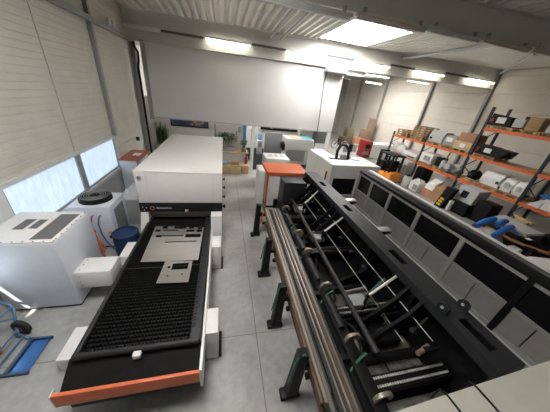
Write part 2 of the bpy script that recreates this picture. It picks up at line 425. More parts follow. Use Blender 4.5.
tube_light(13.9, 15.9, 16.9, 6.2, 'lit strip light farther back beside the right wall')
tube_light(13.4, 15.2, 21.9, 6.14, 'lit strip light farthest back, lowest in the picture of the three rear ones')
for i, (a, b) in enumerate(((-2.55, -.85), (1.25, 2.85), (5.0, 6.5), (8.7, 10.2), (12.35, 13.95))):
    lb = ['dark trunking rail left of the first lit strip light', 'dark trunking rail right of the first lit strip light', 'dark trunking rail above the projector box',
        'dark trunking rail right of the projector box lights', 'dark trunking rail by the right wall lights'][i]
    zr = 6.03+.02*a
    t = thing('light_rail', lb, 'rail', ((a+b)/2, LY, zr), 'trunking rails on the far beam')
    m = MB().box(a, b, LY-.035, LY+.035, zr, zr+.07)
    for k in range(int((b-a)/.12)): m.box(a+.12*k+.03, a+.12*k+.09, LY-.045, LY+.045, zr-.02, zr+.02)
    build('rail', m, DARKSTEEL, t)
    for x in (a+.15, b-.15): build('bracket', MB().box(x-.03, x+.03, LY, GY-.05, zr+.02, zr+.05), DARKSTEEL, t)
PINKR = mat('rail_pink', (0.55,0.47,0.43), 0.5)
for i, (a, b, mm) in enumerate(((-.6, 2.85, LGREY), (2.95, 4.9, PINKR), (4.95, 6.65, LGREY), (6.7, 8.5, PINKR), (8.55, 12.0, LGREY))):
    z = 5.98+.02*a
    t = thing('light_rail', ['long grey light rail under the near beam, left end', 'pinkish light rail under the near beam, above the skylight', 'grey light rail under the near beam, right of the skylight',
        'pinkish light rail under the near beam, toward the right', 'grey light rail under the near beam, at the right end'][i], 'rail', ((a+b)/2, 5.92, z), 'light rails under the near beam')
    build('rail', MB().box(a, b, 5.86, 5.98, z-.06, z+.02, .01).box(a+.05, b-.05, 5.88, 5.96, z-.10, z-.055), mm, t)
    for x in (a+.2, b-.2): build('bracket', MB().box(x-.03, x+.03, 5.90, 5.98, z+.01, z+.1+.01*(b-a)), STEELG, t)
tube_light(.1, 1.15, 5.0, 6.25, 'strip light glowing at the top edge in front of the near beam')
# projector box and its hanging cable
t = thing('projector_box', 'grey boxy unit mounted on the beam at the right end of the white panel', 'projector', (5.6, 12.15, 5.5))
build('body', MB().box(5.08, 6.15, 11.9, 12.36, 5.52, 5.78, .03), LGREY, t)
build('cover', MB().box(5.05, 6.18, 11.86, 12.38, 5.47, 5.54, .02), STEELG, t)
build('bracket', MB().box(5.2, 5.3, 12.1, 12.3, 5.78, 6.0), STEELG, t); build('bracket', MB().box(5.85, 5.95, 12.1, 12.3, 5.78, 6.0), STEELG, t)
build('bulb', MB().ball((5.55, 12.0, 5.85), .08), WHITE2, t)
solo('hanging_cable', MB().tube([(5.10, 12.1, 5.44), (5.05, 12.1, 5.0), (5.12, 12.12, 4.0), (5.2, 12.15, 3.0), (5.15, 12.0, 2.2), (4.95, 11.6, 1.6), (4.9, 11.3, 0.9), (4.9, 11.2, 0.02)], .022, 8), DGREY,
     'thin dark cable hanging in front of the white panel from the projector box', 'cable')
for k, (y) in enumerate((10.4, 10.75)):
    solo('wall_lamp', MB().cyl((XL+.2, y, 5.66), (XL+.2, y, 5.80), .07, 12).cyl((XL+.2, y, 5.80), (XL+.2, y, 5.86), .05, 12), WHITE2, ['small white fixture on the left wall rail, nearer one', 'small white fixture on the left wall rail, farther one'][k], 'fixture', 'white fixtures on the rail')
solo('alarm_bell', MB().cyl((XL, 11.6, 1.62), (XL+.10, 11.6, 1.62), .09, 14), BLACK, 'small dark round bell on the siding above the red-brown table', 'bell')

# ------------------------------------------------------------------ laser cutting machine
t = thing('laser_cutter', 'white flatbed laser cutter with black slat bed and orange front strip', 'machine', (-1.05, 5.5, 0))
cb = build('cabin', MB().box(-2.03, -.05, 5.30, 9.85, 1.46, 2.28, .015).box(-2.0, -.08, 5.75, 9.8, 0.06, 1.46), CABF, t)
build('roof_panel', MB().box(-2.04, -.04, 5.29, 9.86, 2.27, 2.295, .006), WHITE, cb)
build('seam', MB().box(-1.80, -1.795, 5.296, 5.30, 1.47, 2.26).box(-.27, -.265, 5.296, 5.30, 1.47, 2.26), LGREY, cb)
build('camera_dot', MB().cyl((-1.93, 5.30, 2.14), (-1.93, 5.26, 2.14), .045, 14), CHROME, cb)
bd = build('band', MB().box(-2.035, -.045, 5.26, 5.75, 1.225, 1.46, .006), BLACK, t)
lg = MB()
for a in (0.3, 2.4, 4.5): lg.ball((-1.92+.05*math.cos(a), 5.257, 1.335+.05*math.sin(a)), .016, .004, .016, 10, 6)
build('emblem', lg, LGREY, bd)
build('ring_logo', MB().tube([(-1.74+.045*math.cos(a), 5.256, 1.335+.045*math.sin(a)) for a in [k*PI/8 for k in range(16)]], .010, 6, True), mat('logo_orange', (0.50,0.16,0.09), 0.5), bd)
lt = MB(); x = -1.64
for k in range(13):
    wd = .018 if k % 4 != 2 else .009
    lt.box(x, x+wd, 5.254, 5.260, 1.315, 1.315+(.038 if k else .05)); x += wd+.011
build('lettering', lt, LGREY, bd)
build('sticker', MB().box(-.98, -.90, 5.252, 5.26, 1.225, 1.29), PINK, bd)
build('side_post', MB().hexa([(-2.12,5.0,0),(-1.86,5.0,0),(-1.86,5.75,0),(-2.12,5.75,0)], [(-2.03,5.28,1.225),(-1.86,5.28,1.225),(-1.86,5.75,1.225),(-2.03,5.75,1.225)]), WHITE, t)
build('side_post', MB().box(-.33, -.06, 5.0, 5.75, 0, 1.225, .01), WHITE, t)
build('shield', MB().hexa([(-1.86,5.50,.93),(-.33,5.50,.93),(-.33,5.75,.93),(-1.86,5.75,.93)], [(-1.86,5.36,1.23),(-.33,5.36,1.23),(-.33,5.75,1.23),(-1.86,5.75,1.23)]), GUARDP, t)
hd = MB()
for y in (5.62, 6.25, 6.95, 7.75):
    build('door_knob', MB().cyl((-.08, y, 1.20), (.02, y, 1.20), .022, 10).cyl((.02, y-.05, 1.18), (.02, y+.05, 1.22), .022, 10), BLACK, t)
# bed
build('bed_body', MB().box(-1.88, -.34, 2.02, 5.72, .30, .86).box(-1.9, -.33, 1.70, 2.02, .35, .62), BLACKM, t)
for xa, xb in ((-1.90, -1.84), (-.48, -.335)):
    r_ = MB().box(xa, xb, 2.0, 5.5, .86, .955, .012)
    if xb > -1:
        for k in range(28): r_.box(xa+.02, xa+.055, 2.2+k*.11, 2.25+k*.11, .955, .968)
    build('side_rail', r_, RAILD, t)
sl = MB()
for k in range(53):
    y = 2.07+k*.064
    zz = [(-1.84, .82)]
    n = 30; st = (1.35)/n
    for j in range(n):
        a = -1.84+j*st; zz += [(a+.001, .895), (a+st*.5, .945 if (j+k) % 2 else .925), (a+st-.001, .895)]
    zz += [(-.49, .82)]
    sl.prism(zz, 'y', y-.002, y+.002)
sl.box(-1.84, -.49, 3.56, 3.58, .82, .93)
build('slat_bed', sl, SLAT, t, smooth=False)
build('bed_roller', MB().cyl((-1.9, 2.01, .91), (-.36, 2.01, .91), .045, 14), RAILD, t)
build('front_tray', MB().hexa([(-1.96,1.70,.60),(-.32,1.70,.60),(-.32,2.03,.70),(-1.96,2.03,.70)], [(-1.96,1.70,.66),(-.32,1.70,.66),(-.32,2.03,.86),(-1.96,2.03,.86)]), BLACK, t)
build('front_strip', MB().box(-1.99, -.325, 1.65, 1.695, .53, .775, .006), ORANGE, t)
build('side_skirt', MB().box(-.325, -.285, 1.65, 5.1, .40, .83, .006).box(-2.0, -1.985, 1.65, 1.74, .53, .775, .003), WHITE, t)
build('knob_block', MB().box(-1.19, -1.09, 1.90, 1.99, .84, .93, .015), WHITE, t)
for (xa, xb, ya, yb, zt) in ((-.29, -.09, 2.2, 2.66, .74), (-.29, -.07, 4.36, 4.82, .74), (-2.47, -2.0, 2.36, 2.90, .30), (-2.28, -2.0, 4.3, 4.85, .62)):
    lgp = build('leg_cover', MB().box(xa, xb, ya, yb, .025, zt, .012), WHITE, t)
    build('foot', MB().box(xa+.01, xb+.05 if xa > -1 else xb-.02, ya+.02, yb+.01, 0, .03), BLACK, lgp)
# sheets lying on the bed
sh = MB()
def plate(mb, outer, holes, z, th, dz=None):
    bm = bmesh.new()
    def loop(pts):
        vs = [bm.verts.new((x, y, z)) for x, y in pts]
        return [bm.edges.new((vs[i], vs[(i+1) % len(vs)])) for i in range(len(vs))]
    ed = loop(outer)
    for h in holes: ed += loop(h)
    bmesh.ops.triangle_fill(bm, use_beauty=True, use_dissolve=False, edges=ed)
    bm.verts.index_update(); n = len(bm.verts)
    top = [Vector((v.co.x, v.co.y, z+th)) for v in bm.verts]; bot = [v.co.copy() for v in bm.verts]
    fs = [[v.index for v in f.verts] for f in bm.faces]
    side = [(e.verts[0].index, e.verts[1].index, e.verts[1].index+n, e.verts[0].index+n) for e in bm.edges if len(e.link_faces) == 1]
    mb.add(bot+top, fs+[[i+n for i in f] for f in fs]+[list(q) for q in side]); bm.free()
R4 = lambda x0, x1, y0, y1: [(x0,y0),(x1,y0),(x1,y1),(x0,y1)]
plate(sh, [(-1.62,3.72),(-.52,3.69),(-.50,4.92),(-.93,4.95),(-.93,4.88),(-1.10,4.88),(-1.10,5.0),(-1.66,5.02)],
      [R4(-1.62,-1.50,4.78,4.86), R4(-1.45,-1.1,4.80,4.84), R4(-1.55,-1.42,4.55,4.63), R4(-1.40,-.95,4.57,4.61), R4(-.90,-.55,4.50,4.64), R4(-.90,-.72,4.74,4.83), R4(-.66,-.54,4.72,4.83), R4(-1.3,-.62,4.33,4.36)], .946, .004)
solo('metal_sheet', sh, SHEET, 'large shiny metal sheet with cut slots lying at the cabin end of the bed', 'sheet metal')
sh = MB(); plate(sh, [(-1.19,3.13),(-.64,3.10),(-.63,3.67),(-1.16,3.71)], [R4(-1.0,-.70,3.45,3.62), R4(-1.08,-1.03,3.50,3.56), R4(-1.05,-1.02,3.28,3.31), R4(-.80,-.77,3.30,3.33)], .946, .003)
solo('metal_sheet', sh, SHEET, 'smaller sheet offcut with a rectangular hole lying mid bed', 'sheet metal')
for k, (x, y) in enumerate(((-1.42, 4.93), (-1.15, 4.92), (-.8, 4.90), (-.6, 4.88))):
    solo('scrap_piece', MB().box(x-.05, x+.06, y-.03, y+.04, .951, .985, .006), BLACK, 'small dark clamp block %s on the far edge of the large sheet' % ['at the left', 'left of centre', 'right of centre', 'at the right'][k], 'clamp', 'dark blocks on the far sheet edge')

# ------------------------------------------------------------------ left side
t = thing('dust_extractor', 'big white sloped-front cabinet with grilles on top beside the windows', 'cabinet', (-3.2, 4.05, 0))
bx = build('body', MB().box(-3.93, -2.77, 3.58, 4.66, .04, 1.58, .05), BLUEWHITE, t)
build('lid', MB().box(-3.91, -2.79, 3.60, 4.64, 1.57, 1.60, .02), WHITE, bx)
for a in ((-3.17, -2.86, 3.68, 4.52), (-3.40, -3.27, 4.02, 4.32), (-3.62, -3.46, 4.0, 4.34)):
    g = MB().box(a[0], a[1], a[2], a[3], 1.598, 1.606)
    k = a[2]+.02
    while k < a[3]-.02: g.box(a[0]+.01, a[1]-.01, k, k+.008, 1.606, 1.611); k += .025
    build('grille', g, BLUEG, t)
dk = build('duct_box', MB().box(-2.80, -2.16, 3.68, 4.14, .38, .80, .04), WHITE2, t)
sc = MB()
for k in range(3):
    sc.ball((-2.70, 3.76+.14*k, .80), .012); sc.ball((-2.70, 3.68, .46+.12*k), .012)
build('screw', sc, GREYB, dk)
build('plinth', MB().box(-3.9, -2.8, 3.62, 4.6, 0, .05), BLACK, t)
sc = MB()
for k in range(7): sc.ball((-2.80, 3.68+.15*k, 1.603), .012); sc.ball((-3.64+.14*k, 3.62, 1.603), .012)
build('screw', sc, GREYB, t)
# chiller
t = thing('water_chiller', 'white chiller cabinet with a round black fan on top beside the window', 'machine', (-3.2, 5.95, 0))
cb = build('body', MB().box(-3.70, -2.78, 5.45, 6.35, .05, 1.26, .03), BLUEWHITE, t)
build('castor_base', MB().box(-3.65, -2.85, 5.5, 6.3, 0, .06), BLACK, t)
f = build('fan_housing', MB().lathe([(.36,1.26),(.36,1.30),(.34,1.38),(.31,1.38),(.30,1.35),(.10,1.36),(.10,1.40),(.0,1.41)], (-3.25, 5.9, 0), 28), BLACK, t)
fg = MB()
for r in (.13, .18, .23, .28, .32): fg.tube([(-3.25+r*math.cos(a), 5.9+r*math.sin(a), 1.385) for a in [k*PI/12 for k in range(24)]], .006, 6, True)
build('guard_wire', fg, STEELG, f)
g = MB().box(-2.78, -2.765, 5.62, 6.15, .28, 1.10)
for k in range(20): g.box(-2.765, -2.758, 5.64, 6.13, .30+k*.04, .315+k*.04)
build('side_grille', g, BLUEG, t)
build('gauge', MB().cyl((-2.90, 5.45, .38), (-2.90, 5.42, .38), .045, 14), BLACK, t)
build('warning_label', MB().box(-2.95, -2.86, 5.445, 5.45, .46, .54), YELLOW, t)
for k, (x, c, xe) in enumerate(((-3.18, mat('hose_red', (0.55,0.10,0.12), 0.5), -3.12), (-3.02, mat('hose_blue', (0.10,0.13,0.30), 0.5), -2.95), (-3.35, GREYB, -3.2))):
    build('hose', MB().tube([(x, 5.46, 1.02), (x, 5.38, 1.03), (x-.03, 5.32, .85), (x, 5.30, .55), (xe, 5.32, .25), (xe+.1, 5.30, .08)], .017, 8), c, t)
solo('orange_lever', MB().bar((-2.86, 4.74, 1.02), (-2.78, 4.72, .45), .035, .05).cyl((-2.86,4.70,1.0), (-2.86,4.78,1.0), .04, 10).bar((-2.78,4.72,.47), (-2.78,4.72,0), .04, .04), ORANGE, 'narrow orange-red lever bar standing behind the white cabinet', 'lever')
solo('black_tray', MB().box(-2.62, -2.31, 4.80, 5.0-.15, 0, .06, .01).box(-2.62, -2.31, 4.35, 4.82, 0, .24, .02), BLACK, 'low black box on the floor between the chiller and the laser', 'box')
solo('blue_drum', MB().lathe([(.27,0),(.28,.05),(.29,.25),(.28,.27),(.29,.48),(.28,.66),(.29,.70),(.25,.72),(.24,.69),(.0,.69)], (-2.43, 5.17, 0), 26), BLUED, 'dark blue drum standing between the chiller and the laser cutter', 'drum')
t = thing('low_cabinet', 'low grey cabinet with yellow paper on top between chiller and laser', 'cabinet', (-2.7, 7.2, 0))
build('body', MB().box(-3.1, -2.32, 6.65, 7.9, 0, .85, .02), GREYB, t); build('top', MB().box(-3.12, -2.3, 6.63, 7.92, .85, .89, .01), LGREY, t)
build('paper', MB().box(-2.65, -2.40, 6.75, 7.2, .89, .895), YELLOW, t)
solo('white_bottle', MB().lathe([(.035,0),(.04,.02),(.04,.14),(.015,.18),(.015,.22),(.0,.22)], (-2.95, 6.95, .89), 14), WHITE2, 'white spray bottle on the low grey cabinet', 'bottle')
t = thing('side_table', 'white cabinet table with a red-brown top against the siding', 'table', (-3.9+.05, 10.6, 0))
build('top', MB().box(-3.97, -3.24, 9.20, 10.75, 1.28, 1.32, .008), REDB, t); build('body', MB().box(-3.95, -3.36, 9.25, 10.7, 0, 1.28, .01), BLUEWHITE, t)
solo('paper_sheet', MB().box(-3.68, -3.42, 9.85, 10.2, 1.32, 1.335, .004), PAPER, 'white paper pad lying on the red-brown table top', 'paper')
hb = MB()
for k in range(6): hb.tube([(-3.1+.11*k, 8.8, 0), (-3.1+.11*k, 8.78, .7), (-3.06+.10*k, 8.75, 1.0), (-2.98+.08*k, 8.7, 1.12+.04*(k % 3))], .035, 8)
hb.box(-3.15, -2.45, 8.68, 8.9, 0.0, .5, .03).box(-2.75, -2.65, 8.7, 8.8, 1.1, 1.40, .02)
solo('cable_rack', hb, BLACK, 'black rack of thick looped cables in front of the red-brown table', 'cable rack')
# blue hand truck
t = thing('hand_truck', 'blue hand truck with black rubber wheels and a flat blue toe plate', 'hand truck', (-3.3, 2.75, 0))
build('toe_plate', MB().box(-3.20, -2.93, 2.42, 2.95, .012, .024), BLUES, t)
build('plate_rim', MB().bar((-3.24,2.96,.03), (-2.91,2.955,.03), .035, .05), mat('rim_navy', (0.03,0.06,0.11), 0.4), t)
build('plate_rim', MB().bar((-3.26,2.41,.03), (-2.91,2.41,.03), .035, .05), mat('rim_navy', (0.03,0.06,0.11), 0.4), t)
build('plate_rim', MB().bar((-3.20,2.95,.03), (-3.20,2.42,.03), .05, .05), mat('rim_navy', (0.03,0.06,0.11), 0.4), t)
for (x, y) in ((-3.42, 3.13), (-3.42, 2.33)):
    wv = MB(); c_ = Vector((x, y, .15)); ax = Vector((.25, .95, 0)).normalized()*.045
    wv.tube([c_-ax, c_-ax*.6, c_+ax*.6, c_+ax], [.115, .15, .15, .115], 22); wh = build('wheel', wv, RUBBER, t)
    build('hub', MB().cyl(c_-ax*1.15, c_+ax*1.15, .06, 16), mat('hub_red', (0.25,0.06,0.05), 0.5), wh)
fr = MB()
fr.tube([(-3.36,3.03,.05), (-3.42,3.03,.12), (-3.56,3.32,.42), (-3.62,3.36,.47), (-3.93,3.42,.55)], .021, 10)
fr.tube([(-3.36,2.43,.05), (-3.42,2.43,.12), (-3.66,2.55,.42), (-3.72,2.58,.47), (-3.94,2.62,.55)], .021, 10)
fr.tube([(-3.58,3.32,.44), (-3.68,2.56,.44)], .017, 8).tube([(-3.36,3.03,.05), (-3.36,2.43,.05)], .018, 8).tube([(-3.44,3.08,.15), (-3.44,2.38,.15)], .014, 8)
fr.tube([(-3.36,3.03,.05), (-3.18,2.955,.03)], .016, 8).tube([(-3.36,2.43,.05), (-3.2,2.42,.03)], .016, 8).tube([(-3.50,3.20,.3), (-3.8,3.1,.32)], .015, 8)
build('frame', fr, BLUET, t)
solo('hose_coil', MB().tube([(-3.26+.13*math.cos(a), 2.10+.13*math.sin(a), .018+.004*a) for a in [k*PI/8 for k in range(40)]], .018, 8), REDM, 'red hose coiled on the floor at the hand truck wheel', 'hose')
solo('bucket', MB().lathe([(.09,0),(.11,.2),(.12,.2),(.12,.22),(.10,.22),(.08,.02),(.0,.02)], (-3.60, 2.78, 0), 18), REDM, 'red bucket standing on the floor behind the hand truck plate', 'bucket')

# ------------------------------------------------------------------ back of the hall
def leaf(mb, base, tip, wd):
    base, tip = Vector(base), Vector(tip); d = tip-base; s_ = d.cross(Vector((0,0,1)))
    if s_.length < 1e-4: s_ = Vector((1,0,0))
    s_.normalize(); n_ = d.cross(s_).normalized()*wd*.12; m1 = base+d*.45
    mb.add([base-s_*wd*.15, base+s_*wd*.15, m1+s_*wd*.5, tip, m1-s_*wd*.5, m1+n_], [(0,1,5),(1,2,5),(2,3,5),(3,4,5),(4,0,5)])
def bush(mb, c, rx, ry, rz, n, L, wd):
    for k in range(n):
        a = random.uniform(0, 2*PI); e = math.asin(random.uniform(-.4, 1)); q = random.uniform(.5, 1)
        p = Vector(c)+Vector((rx*math.cos(a)*math.cos(e)*q, ry*math.sin(a)*math.cos(e)*q, rz*math.sin(e)*q))
        d = Vector((math.cos(a), math.sin(a), random.uniform(-.4, .8))).normalized()*L*random.uniform(.6, 1.2)
        leaf(mb, p, p+d, wd)
def plant(x, y, z, w_, h, label, kind, potc, n=120):
    t = thing('potted_plant', label, 'plant', (x, y, z), 'plants under the white panel')
    build('pot', MB().box(x-w_*.5, x+w_*.5, y-.16, y+.16, z, z+.26, .02), potc, t)
    f = MB()
    if kind == 'bush': bush(f, (x, y, z+.26+h*.42), w_*.62, .3, h*.42, n, .16, .10)
    else:
        for k in range(n):
            a = random.uniform(0, 2*PI); r = random.uniform(.05, .32)
            leaf(f, (x+random.uniform(-.35,.35)*w_, y+random.uniform(-.1,.1), z+.24), (x+random.uniform(-.4,.4)*w_+r*math.cos(a)*.5, y+r*math.sin(a)*.4, z+.26+h*random.uniform(.5,1)), .07)
    build('foliage', f, LEAF, t, smooth=False)
    st = MB()
    for k in range(5): st.tube([(x-.3*w_+.15*w_*k, y, z+.2), (x-.3*w_+.15*w_*k+.03, y, z+.26+h*.5)], .012, 6)
    build('stem', st, LEAF, t)
tag(build('window_sill_bench', MB().box(-3.7, -1.3, 12.9, 13.55, 0, .80, .01), LGREY), 'grey bench cabinet carrying the tall plants behind the laser cabin', 'bench')
plant(-3.3, 13.15, .80, .85, 1.35, 'tall spiky plant in a trough at the left end behind the cabin', 'spike', GREYB, 110)
plant(-2.3, 13.15, .80, .6, .65, 'low dark plant in a trough behind the cabin, left of the picture', 'bush', BLACK, 70)
plant(.12, 13.05, .93, .95, .95, 'wide bushy plant in a grey trough on the wooden counter', 'bush', GREYB, 330)
plant(1.15, 13.0, .93, .28, .5, 'small bushy plant beside the wide one on the wooden counter', 'bush', GREYB, 70)
t = thing('wall_picture', 'dark blue framed picture on the wall behind the laser cabin', 'picture', (-1.85, 13.58, 2.05))
build('frame', MB().box(-2.85, -.85, 13.54, 13.6, 2.02, 2.56), BLACK, t)
build('canvas', MB().box(-2.80, -.9, 13.53, 13.545, 2.06, 2.52), mat('picture_blue', (0.04,0.055,0.12), 0.4, var=0.8, scale=3), t)
pc = MB()
for k in range(9): pc.ball((-1.5+random.uniform(-.3,.5), 13.53, 2.18+random.uniform(0,.16)), .09, .004, .05, 8, 5)
build('painted_shapes', pc, mat('picture_tan', (0.40,0.22,0.14), 0.5), t)
solo('intercom', MB().box(-.52, -.44, 13.5, 13.6, 1.5, 2.3, .01), GREYB, 'narrow grey cable duct on the plaster wall', 'duct')
solo('wall_hook', MB().box(.85, .98, 13.50, 13.6, 1.95, 2.25, .02).box(.70, .76, 13.48, 13.6, 1.75, 2.0), STEELG, 'small dark switch box on the plaster wall above the plant', 'switch box')
solo('blue_poster', MB().box(1.13, 1.30, 13.57, 13.6, 1.2, 2.5), BLUESCR, 'tall narrow bright blue banner on the wall beside the white jamb', 'banner')
t = thing('fire_extinguisher', 'red fire extinguisher on a stand beside the white door jamb', 'extinguisher', (1.28, 12.6, 0))
build('cylinder', MB().lathe([(.08,.25),(.085,.28),(.085,.72),(.05,.80),(.03,.82),(.0,.82)], (1.28, 12.60, 0), 16), RED, t)
build('valve', MB().box(1.25, 1.31, 12.57, 12.63, .82, .90).tube([(1.31,12.6,.86), (1.40,12.58,.75), (1.40,12.58,.45)], .015, 8), BLACK, t)
build('stand', MB().lathe([(.10,0),(.10,.02),(.03,.03),(.03,.25),(.0,.25)], (1.28, 12.60, 0), 14), BLACK, t)
# wooden crate with ball and tools, carton beside it
t = thing('wooden_crate', 'open pale plywood crate on the floor behind the laser cabin', 'crate', (.38, 11.95, 0))
for nm, q in (('side_board', (-.15,.90,11.62,11.65)), ('side_board', (-.15,.90,12.22,12.25)), ('end_board', (-.15,-.12,11.65,12.22)), ('end_board', (.87,.90,11.65,12.22))):
    build(nm, MB().box(*q, 0.05, .52), PLY, t)
build('bottom', MB().box(-.15,.90,11.62,12.25,0,.05), WOOD, t)
solo('blue_ball', MB().ball((.08, 11.9, .40), .19, n=20, m=12).cyl((.08,11.9,.056),(.08,11.9,.3),.14), mat('ball_blue', (0.02,0.22,0.42), 0.3), 'round blue helmet-like ball sitting in the plywood crate', 'ball')
br = MB()
for k in range(12): br.bar((.36+.04*k, 11.72+.03*(k % 5), .08), (.38+.038*k, 11.9+.05*(k % 4), .58+.02*(k % 3)), .05, .05)
solo('wood_offcuts', br, CARD, 'brown offcuts heaped in the plywood crate beside the blue ball', 'wood scraps')
solo('carton', MB().box(.97, 1.35, 11.75, 12.15, 0, .46, .01).box(1.0,1.32,11.745,11.75,.1,.2), CARD, 'brown carton on the floor beside the plywood crate', 'carton', 'cartons on the floor')
# rear room
t = thing('water_dispenser', 'grey and white water dispenser in the rear room beyond the jamb', 'dispenser', (2.62, 16.3, 0))
build('body', MB().box(2.42, 2.80, 16.15, 16.5, 0, 1.05, .03), BLUEWHITE, t); build('front_panel', MB().box(2.46, 2.76, 16.13, 16.16, .55, .98), GREYB, t)
build('bottle', MB().lathe([(.10,1.05),(.16,1.12),(.16,1.42),(.12,1.5),(.0,1.5)], (2.61, 16.32, 0), 16), mat('water_blue', (0.25,0.40,0.62), 0.2), t)
t = thing('partition_screen', 'low grey office partition in the rear room behind the white cabinet', 'partition', (3.4, 15.6, 0))
build('panel', MB().box(2.85, 4.6, 15.55, 15.65, .05, 1.75, .01), GREYB, t); build('foot', MB().box(2.9, 3.0, 15.4, 15.8, 0, .05).box(4.4, 4.5, 15.4, 15.8, 0, .05), BLACK, t)
t = thing('wall_screen', 'long dark picture with tan figures on the rear room wall', 'picture', (4.2, 18.15, 2.0))
build('frame', MB().box(2.9, 6.0, 18.1, 18.2, 1.55, 2.25), BLACK, t)
pc = MB()
for k in range(14): pc.ball((3.2+random.uniform(0,2.4), 18.09, 1.7+random.uniform(0,.4)), .16, .004, .05, 8, 5)
build('painted_shapes', pc, mat('picture_tan', (0.40,0.22,0.14), 0.5), t)
t = thing('large_printer', 'big white machine with beige and pale blue top in the rear room', 'machine', (4.9, 14.5, 0))
bd = build('body', MB().box(4.0, 5.95, 14.0, 15.3, .9, 1.72, .06), WHITE2, t)
build('base', MB().box(4.05, 5.9, 14.05, 15.25, 0, .9, .02), WHITE2, t); build('lower_panel', MB().box(4.1, 5.4, 14.0, 14.05, .25, 1.0), GREYB, t)
build('top_film', MB().box(4.35, 5.15, 14.1, 15.2, 1.715, 1.74), BEIGE, t); build('top_film', MB().box(5.15, 5.9, 14.1, 15.2, 1.715, 1.74), CYAN, t)
build('side_mechanism', MB().box(3.85, 4.02, 14.2, 15.0, .9, 1.3, .02).cyl((3.86,14.2,1.1),(3.86,14.2,1.45),.05).bar((3.8,14.1,.9),(3.95,14.8,1.35),.06,.06), BLACK, t)
bf = MB(); bush(bf, (5.65, 15.9, 1.15), .32, .4, .6, 220, .22, .14)
t = thing('potted_plant', 'leafy plant in the rear room behind the white post', 'plant', (5.65, 15.9, 0), 'plants under the white panel')
build('foliage', bf, LEAF, t, smooth=False); build('pot', MB().lathe([(.2,0),(.28,.5),(.26,.5),(.0,.46)], (5.65,15.9,0), 18), GREYB, t)
build('stem', MB().cyl((5.65,15.9,.45),(5.65,15.9,1.2),.03,8), LEAF, t)
# cabinets by the tube loader
t = thing('vent_cabinet', 'white cabinet with three vents on its top behind the orange-topped one', 'cabinet', (2.5, 10.3, 0))
build('body', MB().box(1.92, 3.08, 9.75, 10.85, .04, 1.50, .03), WHITE2, t); build('plinth', MB().box(1.96, 3.04, 9.8, 10.8, 0, .05), BLACK, t)
for k in range(3): build('vent', MB().box(2.12+.3*k, 2.32+.3*k, 10.2, 10.6, 1.499, 1.508), LGREY, t)
t = thing('orange_top_cabinet', 'white cabinet with an orange top and orange edges behind the tube stands', 'cabinet', (2.4, 8.3, 0))
build('body', MB().box(1.66, 3.22, 7.72, 8.9, .10, 1.44, .01), WHITE2, t)
build('top', MB().box(1.61, 3.27, 7.66, 8.96, 1.42, 1.56, .012), ORANGE, t); build('plinth', MB().box(1.68, 3.2, 7.74, 8.88, 0, .10), BLACK, t)
for x in (1.63, 3.21): build('edge_post', MB().box(x-.015, x+.05, 7.68, 7.76, .08, 1.43), ORANGE, t)
t = thing('narrow_cabinet', 'narrow white cabinet at the left side of the orange-topped one', 'cabinet', (1.47, 8.3, 0))
build('body', MB().box(1.34, 1.58, 7.95, 8.75, .03, 1.5, .02), WHITE2, t); build('foot', MB().box(1.36, 1.56, 8, 8.7, 0, .04), BLACK, t)
# big white head machine
t = thing('tube_laser_head', 'large white L-shaped machine housing with black hoses on its roof', 'machine', (5.3, 8.6, 0))
build('housing', MB().box(4.32, 6.62, 7.88, 9.4, .05, 1.9, .03).box(4.32, 5.12, 9.38, 10.7, .05, 1.88, .03), WHITE, t)
g = MB().box(4.50, 5.55, 7.86, 7.885, .6, 1.32)
for k in range(18): g.box(4.52+k*.058, 4.53+k*.058, 7.85, 7.865, .62, 1.30)
for k in range(10): g.box(4.52, 5.53, 7.852, 7.865, .64+k*.07, .645+k*.07)
build('mesh_grille', g, BLACK, t)
build('roof_opening', MB().box(4.62, 5.5, 8.75, 8.98, 1.895, 1.91), BLACK, t)
build('roof_hose', MB().tube([(4.95,8.85,1.9), (4.98,8.95,2.25), (5.15,9.05,2.48), (5.38,9.05,2.5), (5.55,8.98,2.3), (5.58,8.9,1.9)], .065, 10), BLACK, t)
for x in (5.18, 5.34): build('valve', MB().cyl((x,8.82,1.9),(x,8.82,2.12),.07,14), GREYB, t)
build('roof_box', MB().box(5.5, 5.75, 8.95, 9.15, 1.9, 2.02, .01).box(5.75, 6.05, 8.7, 8.9, 1.9, 1.94), LGREY, t)
lamp_ = build('signal_lamp', MB().cyl((4.05,7.75,1.2),(4.05,7.75,1.55),.03).cyl((4.05,7.75,0),(4.05,7.75,1.2),.02), DARKSTEEL, t)
build('lamp_cap', MB().cyl((4.05,7.75,1.55),(4.05,7.75,1.66),.035), RED, lamp_)

# ------------------------------------------------------------------ tube loader (black machine)
t = thing('tube_loader', 'long black tube loading machine with a slotted beam and cross chains', 'machine', (2.9, 3.9, 0))
BX0, BX1, BZ = 3.03, 3.47, 1.70
holes = [R4(3.17, 3.31, a, b) for a, b in ((.90, 1.33), (2.42, 2.83), (4.39, 4.75), (6.08, 6.46))]
bm_ = MB(); plate(bm_, R4(BX0, BX1, .70, 7.50), holes, BZ-.03, .03)
bm_.box(BX0, BX0+.02, .70, 7.5, BZ-.16, BZ-.03).box(BX1-.02, BX1, .70, 7.5, BZ-.50, BZ-.03).box(BX0+.02, BX1-.02, .70, .73, BZ-.5, BZ-.03).box(BX0+.02, BX1-.02, 7.47, 7.5, BZ-.5, BZ-.03)
build('main_beam', bm_, BEAMB, t)
build('beam_core', MB().box(3.39, 3.45, .78, 7.46, .15, BZ-.04), BLACKM, t)
for y in (.95, 2.75, 4.6, 6.4, 7.3): build('leg', MB().box(3.07, 3.42, y-.08, y+.08, 0, .2), BLACKM, t); build('leg', MB().box(1.88, 2.05, y-.06, y+.06, 0, .6), BLACKM, t)
